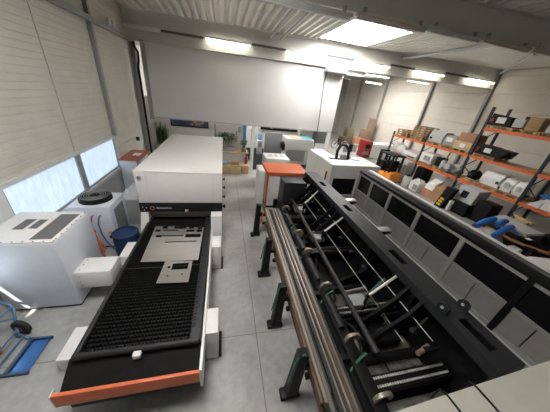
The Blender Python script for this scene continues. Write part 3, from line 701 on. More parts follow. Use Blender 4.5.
# lugs on the beam near end
for x in (3.03, 3.41):
    pts = [(-.075, 0)] + [(-.075*math.cos(a), .09+.07*math.sin(a)) for a in [k*PI/10 for k in range(11)]] + [(.075, 0)]
    lug = build('lug', MB().prism([(1.48+u, BZ+v-.02) for u, v in pts], 'x', x, x+.05), BEAMB, t)
    build('pin', MB().cyl((x-.012,1.48,BZ+.075),(x+.062,1.48,BZ+.075),.022), LGREY, lug)
# front rail (low) with rollers and clamps, long dark tube above it
build('front_rail', MB().box(1.86, 2.06, .70, 6.6, .45, .80, .01).box(1.80, 1.87, .70, 6.6, .60, .70), BLACKM, t)
build('long_tube', MB().cyl((2.225, 1.42, .95), (2.36, 6.6, .95), .050, 16), DGREY, t)
for y in (6.1, 4.68, 3.88, 2.80, 1.74, .96):
    pts = [(1.90, .80)] + [(2.03-.13*math.cos(a), .86+.10*math.sin(a)) for a in [k*PI/8 for k in range(9)]] + [(2.16, .80), (2.11, .80)] + [(2.03+.07*math.cos(a), .84+.06*math.sin(a)) for a in [k*PI/6 for k in range(7)]] + [(1.95, .80)]
    build('clamp', MB().prism(pts, 'y', y-.025, y+.025), STEELL, t)
for y in (5.4, 4.3, 3.3, 2.25): build('roller', MB().cyl((1.93, y-.32, .84), (1.93, y+.32, .84), .055, 14), DGREY, t)
for y in (5.05, 3.9, 2.62, 1.45):
    build('strap', MB().tube([(1.80, y-.10, .62), (1.86, y-.06, .74), (2.0, y, .86), (2.1, y+.03, .88)], .018, 6), GREEN, t)
# cross stations
RODW = mat('rod_white', (0.80,0.78,0.72), 0.35)
COPPER = mat('copper_dull', (0.30,0.21,0.17), 0.5, 0.3)
RODS = {6.25: (5.95, 6.29), 4.55: (4.34, 4.51), 2.62: (2.29, 2.39)}
for i, y in enumerate((6.25, 4.55, 2.62, 1.20)):
    build('cross_frame', MB().box(2.06, 3.38, y-.46, y-.38, .52, .66), BLACKM, t); build('cross_frame', MB().box(2.06, 3.38, y+.30, y+.38, .45, .60), BLACKM, t)
    if i < 3:
        ay = y+.10 if i < 2 else 1.72
        for dy in (0, .30):    # sloping A-frame arms under the beam
            build('tilt_arm', MB().prism([(3.05, 1.66), (3.05, 1.30), (2.95, 1.2), (2.42, .64), (2.28, .62), (2.30, .74), (2.86, 1.32)], 'y', ay+dy-.025, ay+dy+.025), BLACKM, t)
        build('tilt_tie', MB().box(2.30, 3.04, ay-.02, ay+.32, .58, .64), BLACKM, t)
        lo, hi = RODS[y]
        rod = build('rod', MB().tube([(2.58, lo, 1.10), (3.20, hi, 1.50)], .024, 10), RODW, t)
        build('rod_end', MB().ball((2.58, lo, 1.10), .038), BLACKM, rod); build('rod_end', MB().ball((3.20, hi, 1.50), .034), BLACKM, rod)
        build('rod_post', MB().cyl((2.58, lo, .66), (2.58, lo, 1.07), .03, 10), BLACKM, t)
        build('motor_box', MB().box(2.32, 2.66, lo-.02, lo+.22, .78, .90, .01), GREYB, t); build('motor_foot', MB().box(2.36, 2.62, lo, lo+.2, .5, .79), BLACKM, t)
        build('cylinder', MB().cyl((2.30, lo+.30, .86), (2.80, lo+.32, .92), .040, 12), STEEL, t)
        build('linkage', MB().bar((2.60, lo+.05, 1.0), (3.05, hi+.12, 1.25), .05, .05), mat('linkage_teal', (0.02,0.06,0.07), 0.5), t)
CH = [(1.16, 2.02, 3.38), (2.31, 2.04, 3.38), (4.05, 2.05, 3.38), (5.75, 2.06, 3.38)]
for y in (1.55, 2.05, 2.95, 3.45, 4.0, 4.9, 5.4, 6.0, 6.7):
    build('sensor', MB().box(2.84, 2.92, y-.04, y+.04, 1.13, 1.18, .008), DGREY, t); build('sensor_arm', MB().bar((2.90, y, 1.16), (3.06, y+.02, 1.40), .03, .03), BLACKM, t)
for y in (1.9, 3.15, 5.0, 6.6): build('gusset', MB().prism([(3.38, .36), (3.38, 1.5), (3.04, 1.5), (3.04, 1.3), (3.2, .9), (2.5, .55), (2.5, .36)], 'y', y-.03, y+.03), BLACKM, t)
for y in (1.5, 2.5, 3.5, 4.5, 5.5): build('cable_duct', MB().tube([(2.08, y, .68), (2.25, y+.2, .60), (2.3, y+.5, .62), (2.10, y+.7, .68)], .025, 8), BLACK, t)
for i, (y, x0, x1) in enumerate(CH):
    cb_ = build('chain_bed', MB().box(x0, x1, y-.10, y+.10, .60, .735, .005), BLACK, t)
    for row in (-.05, .05):
        lk = MB(); n = int((x1-x0)/.041)-1
        for k in range(n):
            lk.box(x0+.02+.041*k, x0+.046+.041*k, y+row-.016, y+row+.016, .733, .748)
        lk.box(x0+.02, x0+.02+.041*n, y+row-.006, y+row+.006, .732, .740)
        build('chain', lk, ALU if i < 2 else DGREY, cb_)
    build('sprocket', MB().cyl((x0-.02, y-.06, .70), (x0-.02, y+.06, .70), .07, 14), DGREY, cb_)
for (x, z, a, b) in ((2.95, 1.28, 1.3, 7.3), (2.74, .98, 1.5, 7.1)): build('guide_rod', MB().cyl((x, a, z), (x, b, z), .008, 8), ALU, t)
for (x, y) in ((2.80, 1.30), (2.66, 1.26)): build('copper_roller', MB().cyl((x, y-.03, 1.18), (x+.13, y, 1.18), .034, 14), COPPER, t); build('roller_arm', MB().box(x+.12, 3.06, y-.03, y+.02, 1.15, 1.22), BLACKM, t)
for (x0, x1, y0, y1) in ((2.10, 2.62, 1.32, 1.95), (2.66, 3.30, 1.32, 1.95), (2.10, 3.30, .80, 1.02), (2.25, 3.2, 2.45, 2.95), (2.25, 3.2, 4.2, 4.6)):
    pl = MB(); hs = []
    for k in range(3):
        if x1-x0 > .3 and y1-y0 > .55 and x0 < 2.2:
            hx = x0+.1+k*.13; hy = y0+.12+.15*k; hs.append(R4(hx, hx+.06, hy, hy+.03))
    plate(pl, R4(x0, x1, y0, y1), hs, .38, .02); build('floor_plate', pl, DIRTY, t)
build('base_pan', MB().box(2.06, 3.38, .75, 7.2, .22, .36), BLACKM, t)
for k in range(3):
    xx = 2.60+.05*k; yy = 1.80+.14*k
    build('spring_pin', MB().bar((xx, yy, 1.0), (xx+.15, yy+.10, 1.0), .010, .010).bar((xx+.07, yy-.03, .995), (xx+.09, yy+.14, .995), .010, .010), STEEL, t)
build('end_cabinet', MB().box(2.02, 2.84, 6.68, 7.3, 0, 1.54, .02), BEAMB, t)
build('end_plate', MB().prism([(2.75, 1.5), (3.05, BZ-.02), (3.05, .2), (2.2, .2), (2.2, .6), (2.45, .75)], 'y', 7.1, 7.16), BLACKM, t)
# right side deck of the loader
build('side_deck', MB().box(3.50, 5.02, .80, 7.3, .30, .46, .01).box(3.47, 3.58, .8, 7.3, .2, .9), BLACK, t)
for y in (4.28, 6.1):
    build('side_arm', MB().prism([(3.5, 1.02), (4.5, 1.16), (4.55, 1.10), (3.5, .75)], 'y', y-.09, y+.09), BLACK, t)
    build('arm_cap', MB().box(4.12, 4.55, y-.10, y+.10, 1.16, 1.20, .005), ALU, t)
for k in range(4):
    y = 4.55+k*.42; build('side_slat', MB().bar((3.8, y, .95), (4.75, y+.42, .62), .16, .03), BLACK, t)
build('side_slat', MB().bar((3.85, 2.9, .85), (4.85, 4.1, .60), .2, .03), BLACK, t)
build('side_block', MB().box(4.15, 4.4, 2.9, 3.05, .46, .62, .01), BLACKM, t)

# support stands and the tubes on them
STY = (5.80, 4.05, 2.66, 1.50)
for i, y in enumerate(STY):
    t = thing('support_stand', ['black tube stand farthest back, with orange clip and green strap', 'black tube stand second from the far end of the tubes',
        'black tube stand second nearest, with a hanging green strap', 'black tube stand nearest the camera, with a green strap loop'][i], 'stand', (1.05, y, 0), 'stands carrying the tubes')
    build('post', MB().hexa([(.93,y-.07,.05),(1.11,y-.07,.05),(1.11,y+.07,.05),(.93,y+.07,.05)], [(.975,y-.06,1.16),(1.11,y-.06,1.16),(1.11,y+.06,1.16),(.975,y+.06,1.16)]), BLACK, t)
    build('cross_arm', MB().box(1.10, 1.82, y-.04, y+.04, .76, .86).box(1.2, 1.8, y-.035, y+.035, .45, .52), BLACK, t)
    ft = build('foot', MB().box(.86, 1.16, y-.08, y+.08, .04, .10, .015), BLACK, t)
    build('wheel_pad', MB().cyl((.90, y-.07, .05), (.90, y+.07, .05), .05, 14), RUBBER, ft)
    build('strap', MB().tube([(1.125, y-.04, 1.09), (1.05, y-.04, 1.175), (.955, y-.04, 1.09)], .014, 6), GREEN, t)
    if i >= 1:
        build('strap_tail', MB().tube([(.955, y-.04, 1.09), (.92, y-.06, .96), (.90, y-.08, .82), (.88, y-.10, .68), (.86, y-.12, .66), (.88, y-.10, .76), (.91, y-.07, .90)], .010, 6), GREEN, t)
    if i == 0:
        build('clip', MB().ball((1.15, y-.05, .62), .06).bar((1.12,y-.05,.5),(1.2,y-.05,.9),.03,.03), ORANGE, t)
        build('band', MB().box(.97, 1.14, y-.056, y+.056, .55, .58), ORANGE, t)
tubes = [(1.175, .040, 'r', RUST, 1.02), (1.245, .026, 's', STEELL, 1.02), (1.305, .030, 's', STEEL, .75), (1.360, .022, 'r', DGREY, 1.1), (1.420, .034, 's', DGREY, .72),
         (1.475, .018, 's', STEELL, .80), (1.520, .022, 'r', DGREY, .78), (1.570, .020, 's', STEELL, .74), (1.620, .026, 's', RUST, .70), (1.675, .022, 's', STEEL, .72), (1.73, .02, 's', DGREY, .8)]
tl = ['thick rusty brown round tube at the aisle edge of the bundle', 'pale square steel tube next to the thick rusty one', 'wide grey steel tube with a bright highlight, third from the aisle', 'thin dark round tube, fourth from the aisle',
      'broad dark grey square tube in the middle of the bundle', 'thin pale strip tube right of the broad dark one', 'dark round tube between two pale thin ones', 'thin pale square tube, fourth from the machine side',
      'rusty square tube, third from the machine side', 'grey square tube, second from the machine side', 'thin dark tube at the machine side of the bundle']
xc = 1.165
for (x, h, kind, mm, y0), lb in zip(tubes, tl):
    h *= .80; xc += h; x = xc; xc += h+.010
    y1 = 5.98+random.uniform(-.1, .1); z = .862+h; xa = x-.02-(x-1.175)*.08; xb = x+.07; x0 = xa+(xb-xa)*(y0-.7)/5.3; x1 = xa+(xb-xa)*(y1-.7)/5.3
    m_ = MB()
    if kind == 'r': m_.cyl((x0, y0, z), (x1, y1, z), h, 16)
    else: m_.bar((x0, y0, z), (x1, y1, z), 2*h, 2*h)
    solo('metal_tube', m_, mm, lb, 'tube', 'long metal tubes lying on the stands')
solo('metal_tube', MB().cyl((1.27, .95, .565), (1.30, 5.7, .565), .045, 16), RUST, 'rusty round tube on the lower arms beneath the bundle', 'tube', 'long metal tubes lying on the stands')
solo('metal_tube', MB().bar((1.42, 1.1, .55), (1.44, 5.6, .55), .05, .06), ALU, 'pale metal profile on the lower arms beneath the bundle', 'tube', 'long metal tubes lying on the stands')

# ------------------------------------------------------------------ guard wall of the tube laser
t = thing('machine_guard', 'long grey machine guard wall with a row of dark windows', 'guard', (5.4, 3.9, 0))
GX = 5.20; PY = [7.15, 6.35, 5.35, 4.18, 2.93, 1.70, .84]
build('back_wall', MB().box(GX+.08, GX+.42, .80, 7.2, 0, 1.86), BLACKM, t)
fr = MB().box(GX, GX+.08, .80, 7.2, 1.76, 1.84).box(GX, GX+.08, .80, 7.2, 1.12, 1.20).box(GX, GX+.08, .80, 7.2, .5, .58)
build('rail', fr, GUARD, t)
build('foot_strip', MB().box(GX-.06, GX+.1, .80, 7.2, .44, .50).box(GX, GX+.1, .80, 7.2, 0, .44), LGREY, t)
for i, y in enumerate(PY): build('post', MB().box(GX-.02, GX+.08, y-.05, y+.05, .5, 1.84), BLACK if i == 5 else GUARD, t)
for a, b in zip(PY[:-1], PY[1:]):
    build('window_pane', MB().box(GX+.02, GX+.05, b+.05, a-.05, 1.20, 1.76), PANE, t)
    m_ = (a+b)/2
    build('lower_panel', MB().box(GX+.03, GX+.06, b+.05, m_-.01, .58, 1.12), GUARDP, t); build('lower_panel', MB().box(GX+.03, GX+.06, m_+.01, a-.05, .58, 1.12), GUARDP, t)
build('top_channel', MB().box(GX-.03, GX+.22, .80, 7.22, 1.84, 1.93, .012), BLACK, t)
build('top_gasket', MB().box(GX+.22, GX+.34, .80, 7.22, 1.87, 1.955, .01), mat('gasket_grey', (0.12,0.12,0.12), 0.4), t)
build('top_edge', MB().box(GX+.34, GX+.46, .80, 7.22, 1.2, 1.965, .012), WHITE, t)
build('roof_hood', MB().hexa([(GX+.46,.80,1.3),(6.35,.80,1.3),(6.35,1.95,1.3),(GX+.46,2.12,1.3)], [(GX+.46,.80,1.98),(6.35,.80,1.98),(6.35,1.95,1.98),(GX+.46,2.12,1.98)]), WHITE, t)
build('hood_support', MB().box(GX+.46, 6.3, .85, 1.9, 0, 1.3), GREYB, t)
# near end panel of the loader line
t = thing('end_panel', 'cream-white end cover across the near end of the tube loader', 'cover', (3.2, .35, 0))
build('cover', MB().hexa([(1.30,.30,0),(5.1,.30,0),(5.1,.72,0),(1.30,.57,0)], [(1.30,.30,1.80),(5.1,.30,1.80),(5.1,.72,1.80),(1.30,.57,1.80)]), mat('cream_cover', (0.55,0.52,0.46), 0.5, var=0.03), t)
build('step', MB().box(1.30, 5.1, .05, .30, 0, 1.66, .02), mat('cream_cover', (0.55,0.52,0.46), 0.5), t)
for x in (2.11, 2.49): build('cable', MB().tube([(x-.02,.66,1.60), (x-.02,.655,1.79), (x-.01,.60,1.812), (x,.47,1.812), (x,.30,1.812), (x,.285,1.70), (x,.27,1.668), (x,.06,1.668)], .010, 8), BLACK, t)

# ------------------------------------------------------------------ pallet rack and its load
t = thing('pallet_rack', 'long pallet rack with orange beams and dark uprights along the right side', 'rack', (12.5, 8, 0))
RX0, RX1 = 12.0, 13.1; UY = [14.2, 11.35, 8.55, 5.80, 3.0]; LV = [.14, 1.33, 2.56, 3.86]
for i, y in enumerate(UY):
    zt = 2.75 if i < 2 else 4.75
    for x in (RX0, RX1-.08): build('upright', MB().box(x, x+.08, y-.05, y+.05, 0, zt), RACKB, t)
    br = MB(); z = .2; k = 0
    while z+.6 < zt:
        br.bar((RX0+.08, y, z if k % 2 else z+.55), (RX1-.08, y, z+.55 if k % 2 else z), .03, .03); z += .6; k += 1
    build('brace', br, RACKB, t)
for li, z in enumerate(LV):
    for i in range(4):
        if li == 3 and i < 2: continue
        if li == 0 and i < 2: continue
        a, b = UY[i+1]+.05, UY[i]-.05
        for x in (RX0-.01, RX1-.07): build('beam', MB().box(x, x+.06, a, b, z-.13, z), ORANGEB, t)
        build('shelf_board', MB().box(RX0+.06, RX1-.08, a, b, z-.03, z-.005), PLY if li else WOOD, t)
        build('crossbar', MB().box(RX0+.05, RX1-.07, (a+b)/2-.04, (a+b)/2+.04, z-.09, z-.03), RACKB, t)
GP = 'pallets on the rack'
def pallet_mesh(w_, d):
    m = MB(); n = 6
    for k in range(n):
        a = -w_/2+(w_-.09)*k/(n-1); m.box(-d/2, d/2, a, a+.09, .115, .137)
    for x in (-d/2, -.05, d/2-.1):
        m.box(x, x+.1, -w_/2, w_/2, .095, .115); m.box(x, x+.1, -w_/2, w_/2, 0, .02)
        for y in (-w_/2, -.05, w_/2-.1): m.box(x, x+.1, y, y+.1, .02, .095)
    return m
pal0 = None
def pallet(y, z, label, x=12.5, group=GP, sy=1.0):
    global pal0
    if pal0 is None:
        pal0 = build('pallet', pallet_mesh(.95, .98), WOOD); o = pal0
    else: o = pal0.copy(); COL.objects.link(o)
    o.location = (x, y, z); o.scale = (1, sy, 1); o['label'] = label; o['category'] = 'pallet'; o['group'] = group
    return o
PH = .139
def at(y0, y1, z, h, x0=12.02, x1=12.8): return (x0, x1, y1, y0, z, z+h)
def label_on(parent, x, y0, y1, z0, z1, m=PAPER): build('paper_label', MB().box(x-.008, x, y0, y1, z0, z1), m, parent)
def crate(name, y0, y1, z, h, m, label, cat, lab=None, x0=12.02, x1=12.8, bev=.015, group=None, extra=None):
    t = thing(name, label, cat, ((x0+x1)/2, (y0+y1)/2, z), group)
    b = build('body', MB().box(*at(y0, y1, z, h, x0, x1), bev), m, t)
    if lab: label_on(t, x0+.001, *lab)
    if extra: extra(t)
    return t
Z3, Z2, Z1 = LV[3]+.004, LV[2]+.004, LV[1]+.004
# top level
pallet(8.0, Z3, 'pallet under the black wrapped load at the far end of the top shelf'); pallet(7.04, Z3, 'pallet under the big carton on the top shelf'); pallet(6.21, Z3, 'pallet at the right picture edge on the top shelf', sy=.7)
def black_load(y0, y1, z, h, lab, label, slope=.12):
    t = thing('wrapped_load', label, 'wrapped load', (12.4, (y0+y1)/2, z))
    build('wrap', MB().hexa([(12.05,y1,z),(12.05,y0,z),(12.9,y0,z),(12.9,y1,z)], [(12.05,y1+slope,z+h*.8),(12.05,y0-.02,z+h),(12.9,y0-.05,z+h*.9),(12.9,y1+slope*.5,z+h*.7)]), BLACK, t)
    label_on(t, 12.049, *lab); build('red_mark', MB().box(12.03, 12.049, y0-.14, y0-.05, z+.12, z+.3), RED, t)
    return t
black_load(8.48, 7.60, Z3+PH, .50, (7.85, 8.2, Z3+PH+.12, Z3+PH+.36), 'black wrapped load with white label at the far end of the top shelf', .05)
solo('black_crate_lid', MB().box(12.52, 12.95, 6.6, 7.5, Z3+PH+.002, Z3+PH+.50, .02), BLACK, 'long black crate at the back of the top shelf behind the carton', 'crate')
crate('grey_tote', 7.52, 7.13, Z3+.04+PH, .33, LGREY, 'pale grey box between black load and carton on the top shelf', 'box', x1=12.45)
crate('carton', 7.05, 6.58, Z3+PH, .50, CARD, 'big brown carton on the top shelf', 'carton', x1=12.48, group='cartons on the rack')
crate('white_unit', 6.38, 5.95, Z3+PH, .34, LGREY, 'pale machine unit at the right end of the top shelf', 'machine', x1=12.48)
# middle level
for k in range(3): pallet(13.45, Z2+k*PH, 'pallet %s of the low far stack on the middle shelf' % ['at the bottom', 'in the middle', 'on top'][k])
for k in range(6): pallet(12.15 if k < 5 else 12.1, Z2+k*PH, 'pallet %s of the tall stack on the middle shelf' % ['at the bottom', 'second from the bottom', 'third from the bottom', 'fourth from the bottom', 'fifth from the bottom', 'on top'][k])
pallet(10.80, Z2, 'pallet under the pale grey machine beside the tall stack'); pallet(9.97, Z2, 'pallet under the dark labelled machine on the middle shelf', sy=.7)
def rounded_unit(name, y0, y1, z, h, m, label, cat, x0=12.05, x1=12.75, group=None):
    t = thing(name, label, cat, ((x0+x1)/2, (y0+y1)/2, z), group)
    pr = [(x0+.12, z), (x1, z), (x1, z+h*.9), (x1-.08, z+h), (x0+.16, z+h*.97), (x0+.02, z+h*.62), (x0, z+h*.3), (x0+.05, z)]
    build('shell', MB().prism([(a, b) for a, b in pr], 'y', y1, y0), m, t)
    build('base', MB().box(x0+.08, x1-.04, y1-.02, y0+.02, z, z+.10, .01), BLACK, t)
    return t
u = rounded_unit('machine_unit', 11.27, 10.36, Z2+PH, .62, LGREY, 'pale grey rounded machine next to the tall pallet stack', 'machine')
build('dark_vent', MB().box(12.04, 12.08, 11.05, 11.2, Z2+PH+.15, Z2+PH+.25), BLACK, u)
u = rounded_unit('machine_unit', 10.28, 9.64, Z2+PH, .52, STEELG, 'dark grey machine with white paper on the middle shelf', 'machine'); label_on(u, 12.04, 9.75, 10.1, Z2+PH+.2, Z2+PH+.42)
def ply_base(t_): pass
crate('plywood_crate', 9.60, 8.68, Z2+.10, .42, PLY, 'pale plywood crate with a white label on the middle shelf', 'crate', (8.98, 9.25, Z2+.22, Z2+.42),
      extra=lambda t_: build('runner', MB().box(12.03, 12.12, 8.7, 8.85, Z2, Z2+.1).box(12.03, 12.79, 9.1, 9.2, Z2, Z2+.1).box(12.03, 12.79, 9.45, 9.58, Z2, Z2+.1).box(12.12,12.79,8.7,8.85,Z2,Z2+.1), WOOD, t_))
crate('carton', 9.50, 8.66, Z2+.52, .40, CARDR, 'flat reddish carton on top of the plywood crate', 'carton', group='cartons on the rack', x0=12.05)
pallet(7.95, Z2, 'pallet under the black tilted load on the middle shelf')
black_load(8.44, 7.35, Z2+PH, .46, (7.75, 8.05, Z2+PH+.12, Z2+PH+.32), 'black tilted wrapped load with white label on the middle shelf', -.30)
# lower level
solo('wrapped_bundle', MB().ball((12.4, 13.70, Z1+.40), .36, .40, .39, 18, 10, .12).ball((12.34, 13.22, Z1+.33), .32, .36, .32, 16, 9, .12), WRAP, 'white film-wrapped bundle at the far end of the lower shelf', 'bundle')
t = thing('machine_unit', 'white flat printer body near the far end of the lower shelf', 'machine', (12.4, 12.35, Z1))
build('base', MB().box(12.05, 12.8, 11.55, 12.85, Z1, Z1+.22, .03), LGREY, t); build('lid', MB().hexa([(12.02,11.6,Z1+.22),(12.02,12.85,Z1+.22),(12.8,12.85,Z1+.22),(12.8,11.6,Z1+.22)], [(12.1,11.6,Z1+.36),(12.1,12.8,Z1+.42),(12.8,12.8,Z1+.5),(12.8,11.6,Z1+.5)]), WHITE2, t)
build('slot', MB().box(12.01, 12.05, 11.7, 12.3, Z1+.12, Z1+.17), BLACK, t)
pallet(10.80, Z1, 'pallet under the white open-front unit on the lower shelf'); pallet(9.72, Z1, 'pallet under the silver machine parts on the lower shelf')
ZP = Z1+PH
t = crate('machine_unit', 11.28, 10.42, ZP, .55, WHITE2, 'white box unit with an open grey front on the lower shelf', 'machine'); build('front_recess', MB().box(12.005, 12.02, 10.55, 11.0, ZP+.12, ZP+.4), GREYB, t)
solo('black_unit', MB().box(12.15, 12.7, 9.98, 10.30, ZP, ZP+.50, .03), BLACK, 'black unit between the white box and silver parts on the lower shelf', 'machine')
solo('white_lamp_ball', MB().ball((12.35, 10.1, ZP+.578), .075), PAPER, 'small white ball on the black unit of the lower shelf', 'ball')
t = thing('machine_part', 'grey cylinder with a tall rod standing on the lower shelf', 'machine part', (12.25, 9.8, ZP))
build('drum', MB().lathe([(.15,0),(.16,.03),(.15,.36),(.10,.42),(0,.42)], (12.25, 9.80, ZP), 16), LGREY, t); build('rod', MB().cyl((12.25,9.78,ZP+.4),(12.25,9.72,ZP+.92),.04,10), STEEL, t)
t = thing('machine_part', 'round white motor lying on the lower shelf beside the grey cylinder', 'machine part', (12.25, 9.45, ZP))
build('housing', MB().cyl((12.1,9.44,ZP+.19),(12.5,9.40,ZP+.19),.18,18), LGREY, t); build('flange', MB().box(12.15,12.45,9.28,9.56,ZP,ZP+.04), STEEL, t)
t = thing('machine_part', 'silver twin-column stand on the lower shelf near the upright', 'machine part', (12.3, 9.08, ZP))
build('base', MB().box(12.1,12.6,8.78,9.18,ZP,ZP+.12,.02), STEEL, t)
for y in (8.93, 9.07): build('column', MB().cyl((12.3,y,ZP+.12),(12.3,y-.05,ZP+.85),.035,10), ALU, t)
build('head', MB().box(12.2,12.4,8.82,9.14,ZP+.30,ZP+.42,.02), LGREY, t)
for k, (y, c, lb) in enumerate(((9.62, BLUEP, 'small blue part at the foot of the grey cylinder'), (9.3-.06, BLUEP, 'small blue part between the motor and the twin columns'), (8.98, CHROME, 'chrome knob in front of the twin-column stand'))):
    solo('small_part', MB().box(12.015, 12.07, y-.06, y+.05, ZP, ZP+.10, .02), c, lb, 'part')
solo('dark_bag', MB().ball((12.52, 8.19, Z1+.26+.03), .33, .26, .27, 16, 9, .12), BLACK, 'dark lumpy bag on the lower shelf beside the upright', 'bag')
pb = thing('board_pile', 'pile of flat brown boards in front of the dark bag on the lower shelf', 'boards', (12.2, 8.05, Z1))
for k in range(4): build('board', MB().box(12.0+.02*k, 12.08+.06, 7.82+.05*(k % 3), 8.46-.06*k, Z1+.04*k, Z1+.04*(k+1)-.004), PLY if k % 2 else CARD, pb)
pallet(7.31, Z1, 'pallet under the white rounded machine on the lower shelf'); pallet(6.34, Z1, 'pallet under the twin white units on the lower shelf')
u = rounded_unit('machine_unit', 7.56, 6.78, ZP, .62, WHITE2, 'large white rounded machine on the lower shelf under the bare board', 'machine'); build('dark_vent', MB().box(12.05,12.1,6.80,6.92,ZP+.18,ZP+.3), BLACK, u)
for k, (y0, y1) in enumerate(((6.68, 6.28), (6.22, 5.80+.07))):
    u = rounded_unit('desk_unit', y0, y1, ZP, .58, WHITE2, ['white upright unit, left one of the twin pair on the lower shelf', 'white upright unit, right one of the twin pair on the lower shelf'][k], 'machine', x1=12.6)
    build('panel_mark', MB().ball((12.03, (y0+y1)/2, ZP+.30), .012, .11, .13, 12, 8), LGREY, u)
t = thing('blue_white_unit', 'white unit with a blue top at the right picture edge of the rack', 'machine', (12.4, 4.95, Z1))
build('body', MB().box(12.05, 12.7, 4.5, 5.15, Z1, Z1+.45, .03), WHITE2, t); build('top', MB().box(12.0, 12.75, 4.45, 5.35, Z1+.45, Z1+.52, .02), BLUEP, t); build('chute', MB().hexa([(12.02,5.15,Z1),(12.4,5.15,Z1),(12.4,5.55,Z1),(12.02,5.55,Z1)], [(12.02,5.1,Z1+.35),(12.4,5.1,Z1+.35),(12.4,5.2,Z1+.35),(12.02,5.2,Z1+.35)]), WHITE2, t)
# on the floor in front of / under the rack
t = thing('forklift', 'orange forklift with a black mast and roof guard beside the rack', 'forklift', (10.0, 10.9, 0))
build('body', MB().box(9.55, 10.45, 10.75, 11.95, .15, .62, .08), FORK, t); build('counterweight', MB().box(9.6, 10.4, 10.45, 11.0, .25, .78, .08), FORK, t)
for (x, y) in ((9.6, 10.9), (9.6, 11.7), (10.4, 10.9), (10.4, 11.7)): build('wheel', MB().cyl((x-.09,y,.2),(x+.09,y,.2),.2,16), RUBBER, t)
for (x, y) in ((9.66, 10.75), (10.36, 10.75), (9.66, 11.85), (10.36, 11.85)): build('guard_post', MB().box(x-.045, x+.045, y-.045, y+.045, .6, 1.72), BLACK, t)
build('roof_guard', MB().box(9.58, 10.44, 10.66, 11.92, 1.70, 1.78, .02), BLACK, t)
for x in (9.75, 10.25): build('mast', MB().box(x-.05, x+.05, 11.96, 12.1, .1, 1.85), BLACK, t)
build('mast_bar', MB().box(9.7, 10.3, 11.98, 12.06, 1.72, 1.84), BLACK, t); build('mast_bar', MB().box(9.7, 10.3, 11.98, 12.06, .9, 1.0), BLACK, t)
build('dashboard', MB().box(9.7, 10.3, 11.5, 11.85, .6, 1.25, .04), BLACK, t)
build('seat', MB().box(9.75, 10.25, 10.85, 11.25, .6, .86, .04).box(9.75, 10.25, 10.80, 10.92, .8, 1.45, .04), BLACK, t)
build('steering_wheel', MB().tube([(10.0+.17*math.cos(a), 11.38, 1.2+.17*math.sin(a)) for a in [k*PI/8 for k in range(16)]], .02, 6, True).cyl((10.0,11.38,1.2),(10.0,11.55,1.0),.025), DGREY, t)
t = crate('control_cabinet', 11.85, 10.95, .48, .92, LGREY, 'light grey control cabinet with a dark window beside the forklift', 'cabinet', x0=11.0, x1=11.5)
build('window', MB().box(10.985, 11.0, 11.4, 11.65, .80, 1.15), DEVICE, t); build('stand', MB().box(11.05, 11.45, 11.0, 11.8, 0, .48), GREYB, t)
kn = MB()
for k in range(4): kn.cyl((11.0, 11.1, .62+.17*k), (10.98, 11.1, .62+.17*k), .035, 10)
build('knob', kn, BLACK, t)
def can(x, y, r, h, m, label, name='white_bin'):
    t = thing(name, label, 'bin', (x, y, 0), 'white bins at the rack')
    build('body', MB().lathe([(r*.92,0),(r,.04),(r,h*.8),(r*.8,h*.9),(r*.55,h*.92),(r*.5,h),(0,h)], (x, y, 0), 18), m, t)
    build('lid', MB().lathe([(r*.55,h*.92),(r*.6,h*.97),(r*.5,h+.03),(0,h+.03)], (x, y, 0), 18), BLACK, t)
can(10.95, 10.5, .24, .72, WHITE2, 'narrow white bin with a dark lid next to the forklift')
t = thing('white_bin', 'wide square white canister with a grey front label near the forklift', 'bin', (11.1, 9.85, 0), 'white bins at the rack')
build('body', MB().box(10.85, 11.45, 9.5, 10.15, 0, .58, .06).box(10.95, 11.35, 9.6, 10.05, .57, .68, .05), WHITE2, t); build('front_label', MB().box(10.835, 10.85, 9.55, 9.85, .12, .42), GREYB, t); build('handle', MB().tube([(11.05,9.68,.67),(11.05,9.75,.75),(11.05,9.95,.75),(11.05,10.0,.67)], .025, 8), GREYB, t)
solo('black_shelf_bin', MB().box(12.1, 12.9, 10.7, 11.25, 0, 1.1, .02), BLACK, 'tall black case standing under the lower shelf behind the white bins', 'case')
solo('white_case', MB().hexa([(11.1,8.78,.424),(11.1,9.35,.424),(11.6,9.35,.424),(11.6,8.78,.424)], [(11.2,8.82,.75),(11.2,9.32,.75),(11.6,9.32,.98),(11.6,8.82,.98)]), WHITE2, 'white sloping case on top of the brown cartons', 'case')
solo('carton', MB().box(11.0, 11.95, 8.15, 9.4, 0, .42, .01).box(10.995,11.0,8.7,8.75,.05,.4), CARDR, 'wide reddish carton on the floor under the white case', 'carton', 'cartons on the floor')
solo('carton', MB().hexa([(11.1,8.2,.424),(11.1,8.76,.424),(11.9,8.76,.424),(11.9,8.2,.424)], [(11.1,8.25,.72),(11.1,8.72,.78),(11.9,8.72,.82),(11.9,8.25,.72)]), CARD, 'small open brown carton on top of the reddish one', 'carton', 'cartons on the floor')
t = thing('tool_case', 'black leaning case with a yellow label beside the reddish carton', 'case', (10.9, 7.95, 0))
build('case', MB().hexa([(10.6,7.62,0),(10.9,7.62,0),(10.9,8.0,0),(10.6,8.0,0)], [(10.7,7.45,1.1),(11.0,7.45,1.1),(11.0,7.85,1.1),(10.7,7.85,1.1)]), BLACK, t)
yl = MB()
for k in range(3): yl.box(10.595+.012*k, 10.63+.012*k, 7.70-.02*k, 7.90-.02*k, .12+.15*k, .22+.15*k)
build('yellow_label', yl, YELLOW, t)
t = thing('inspection_machine', 'pale grey machine with a dark square window standing on a black cabinet', 'machine', (11.4, 7.2, .62))
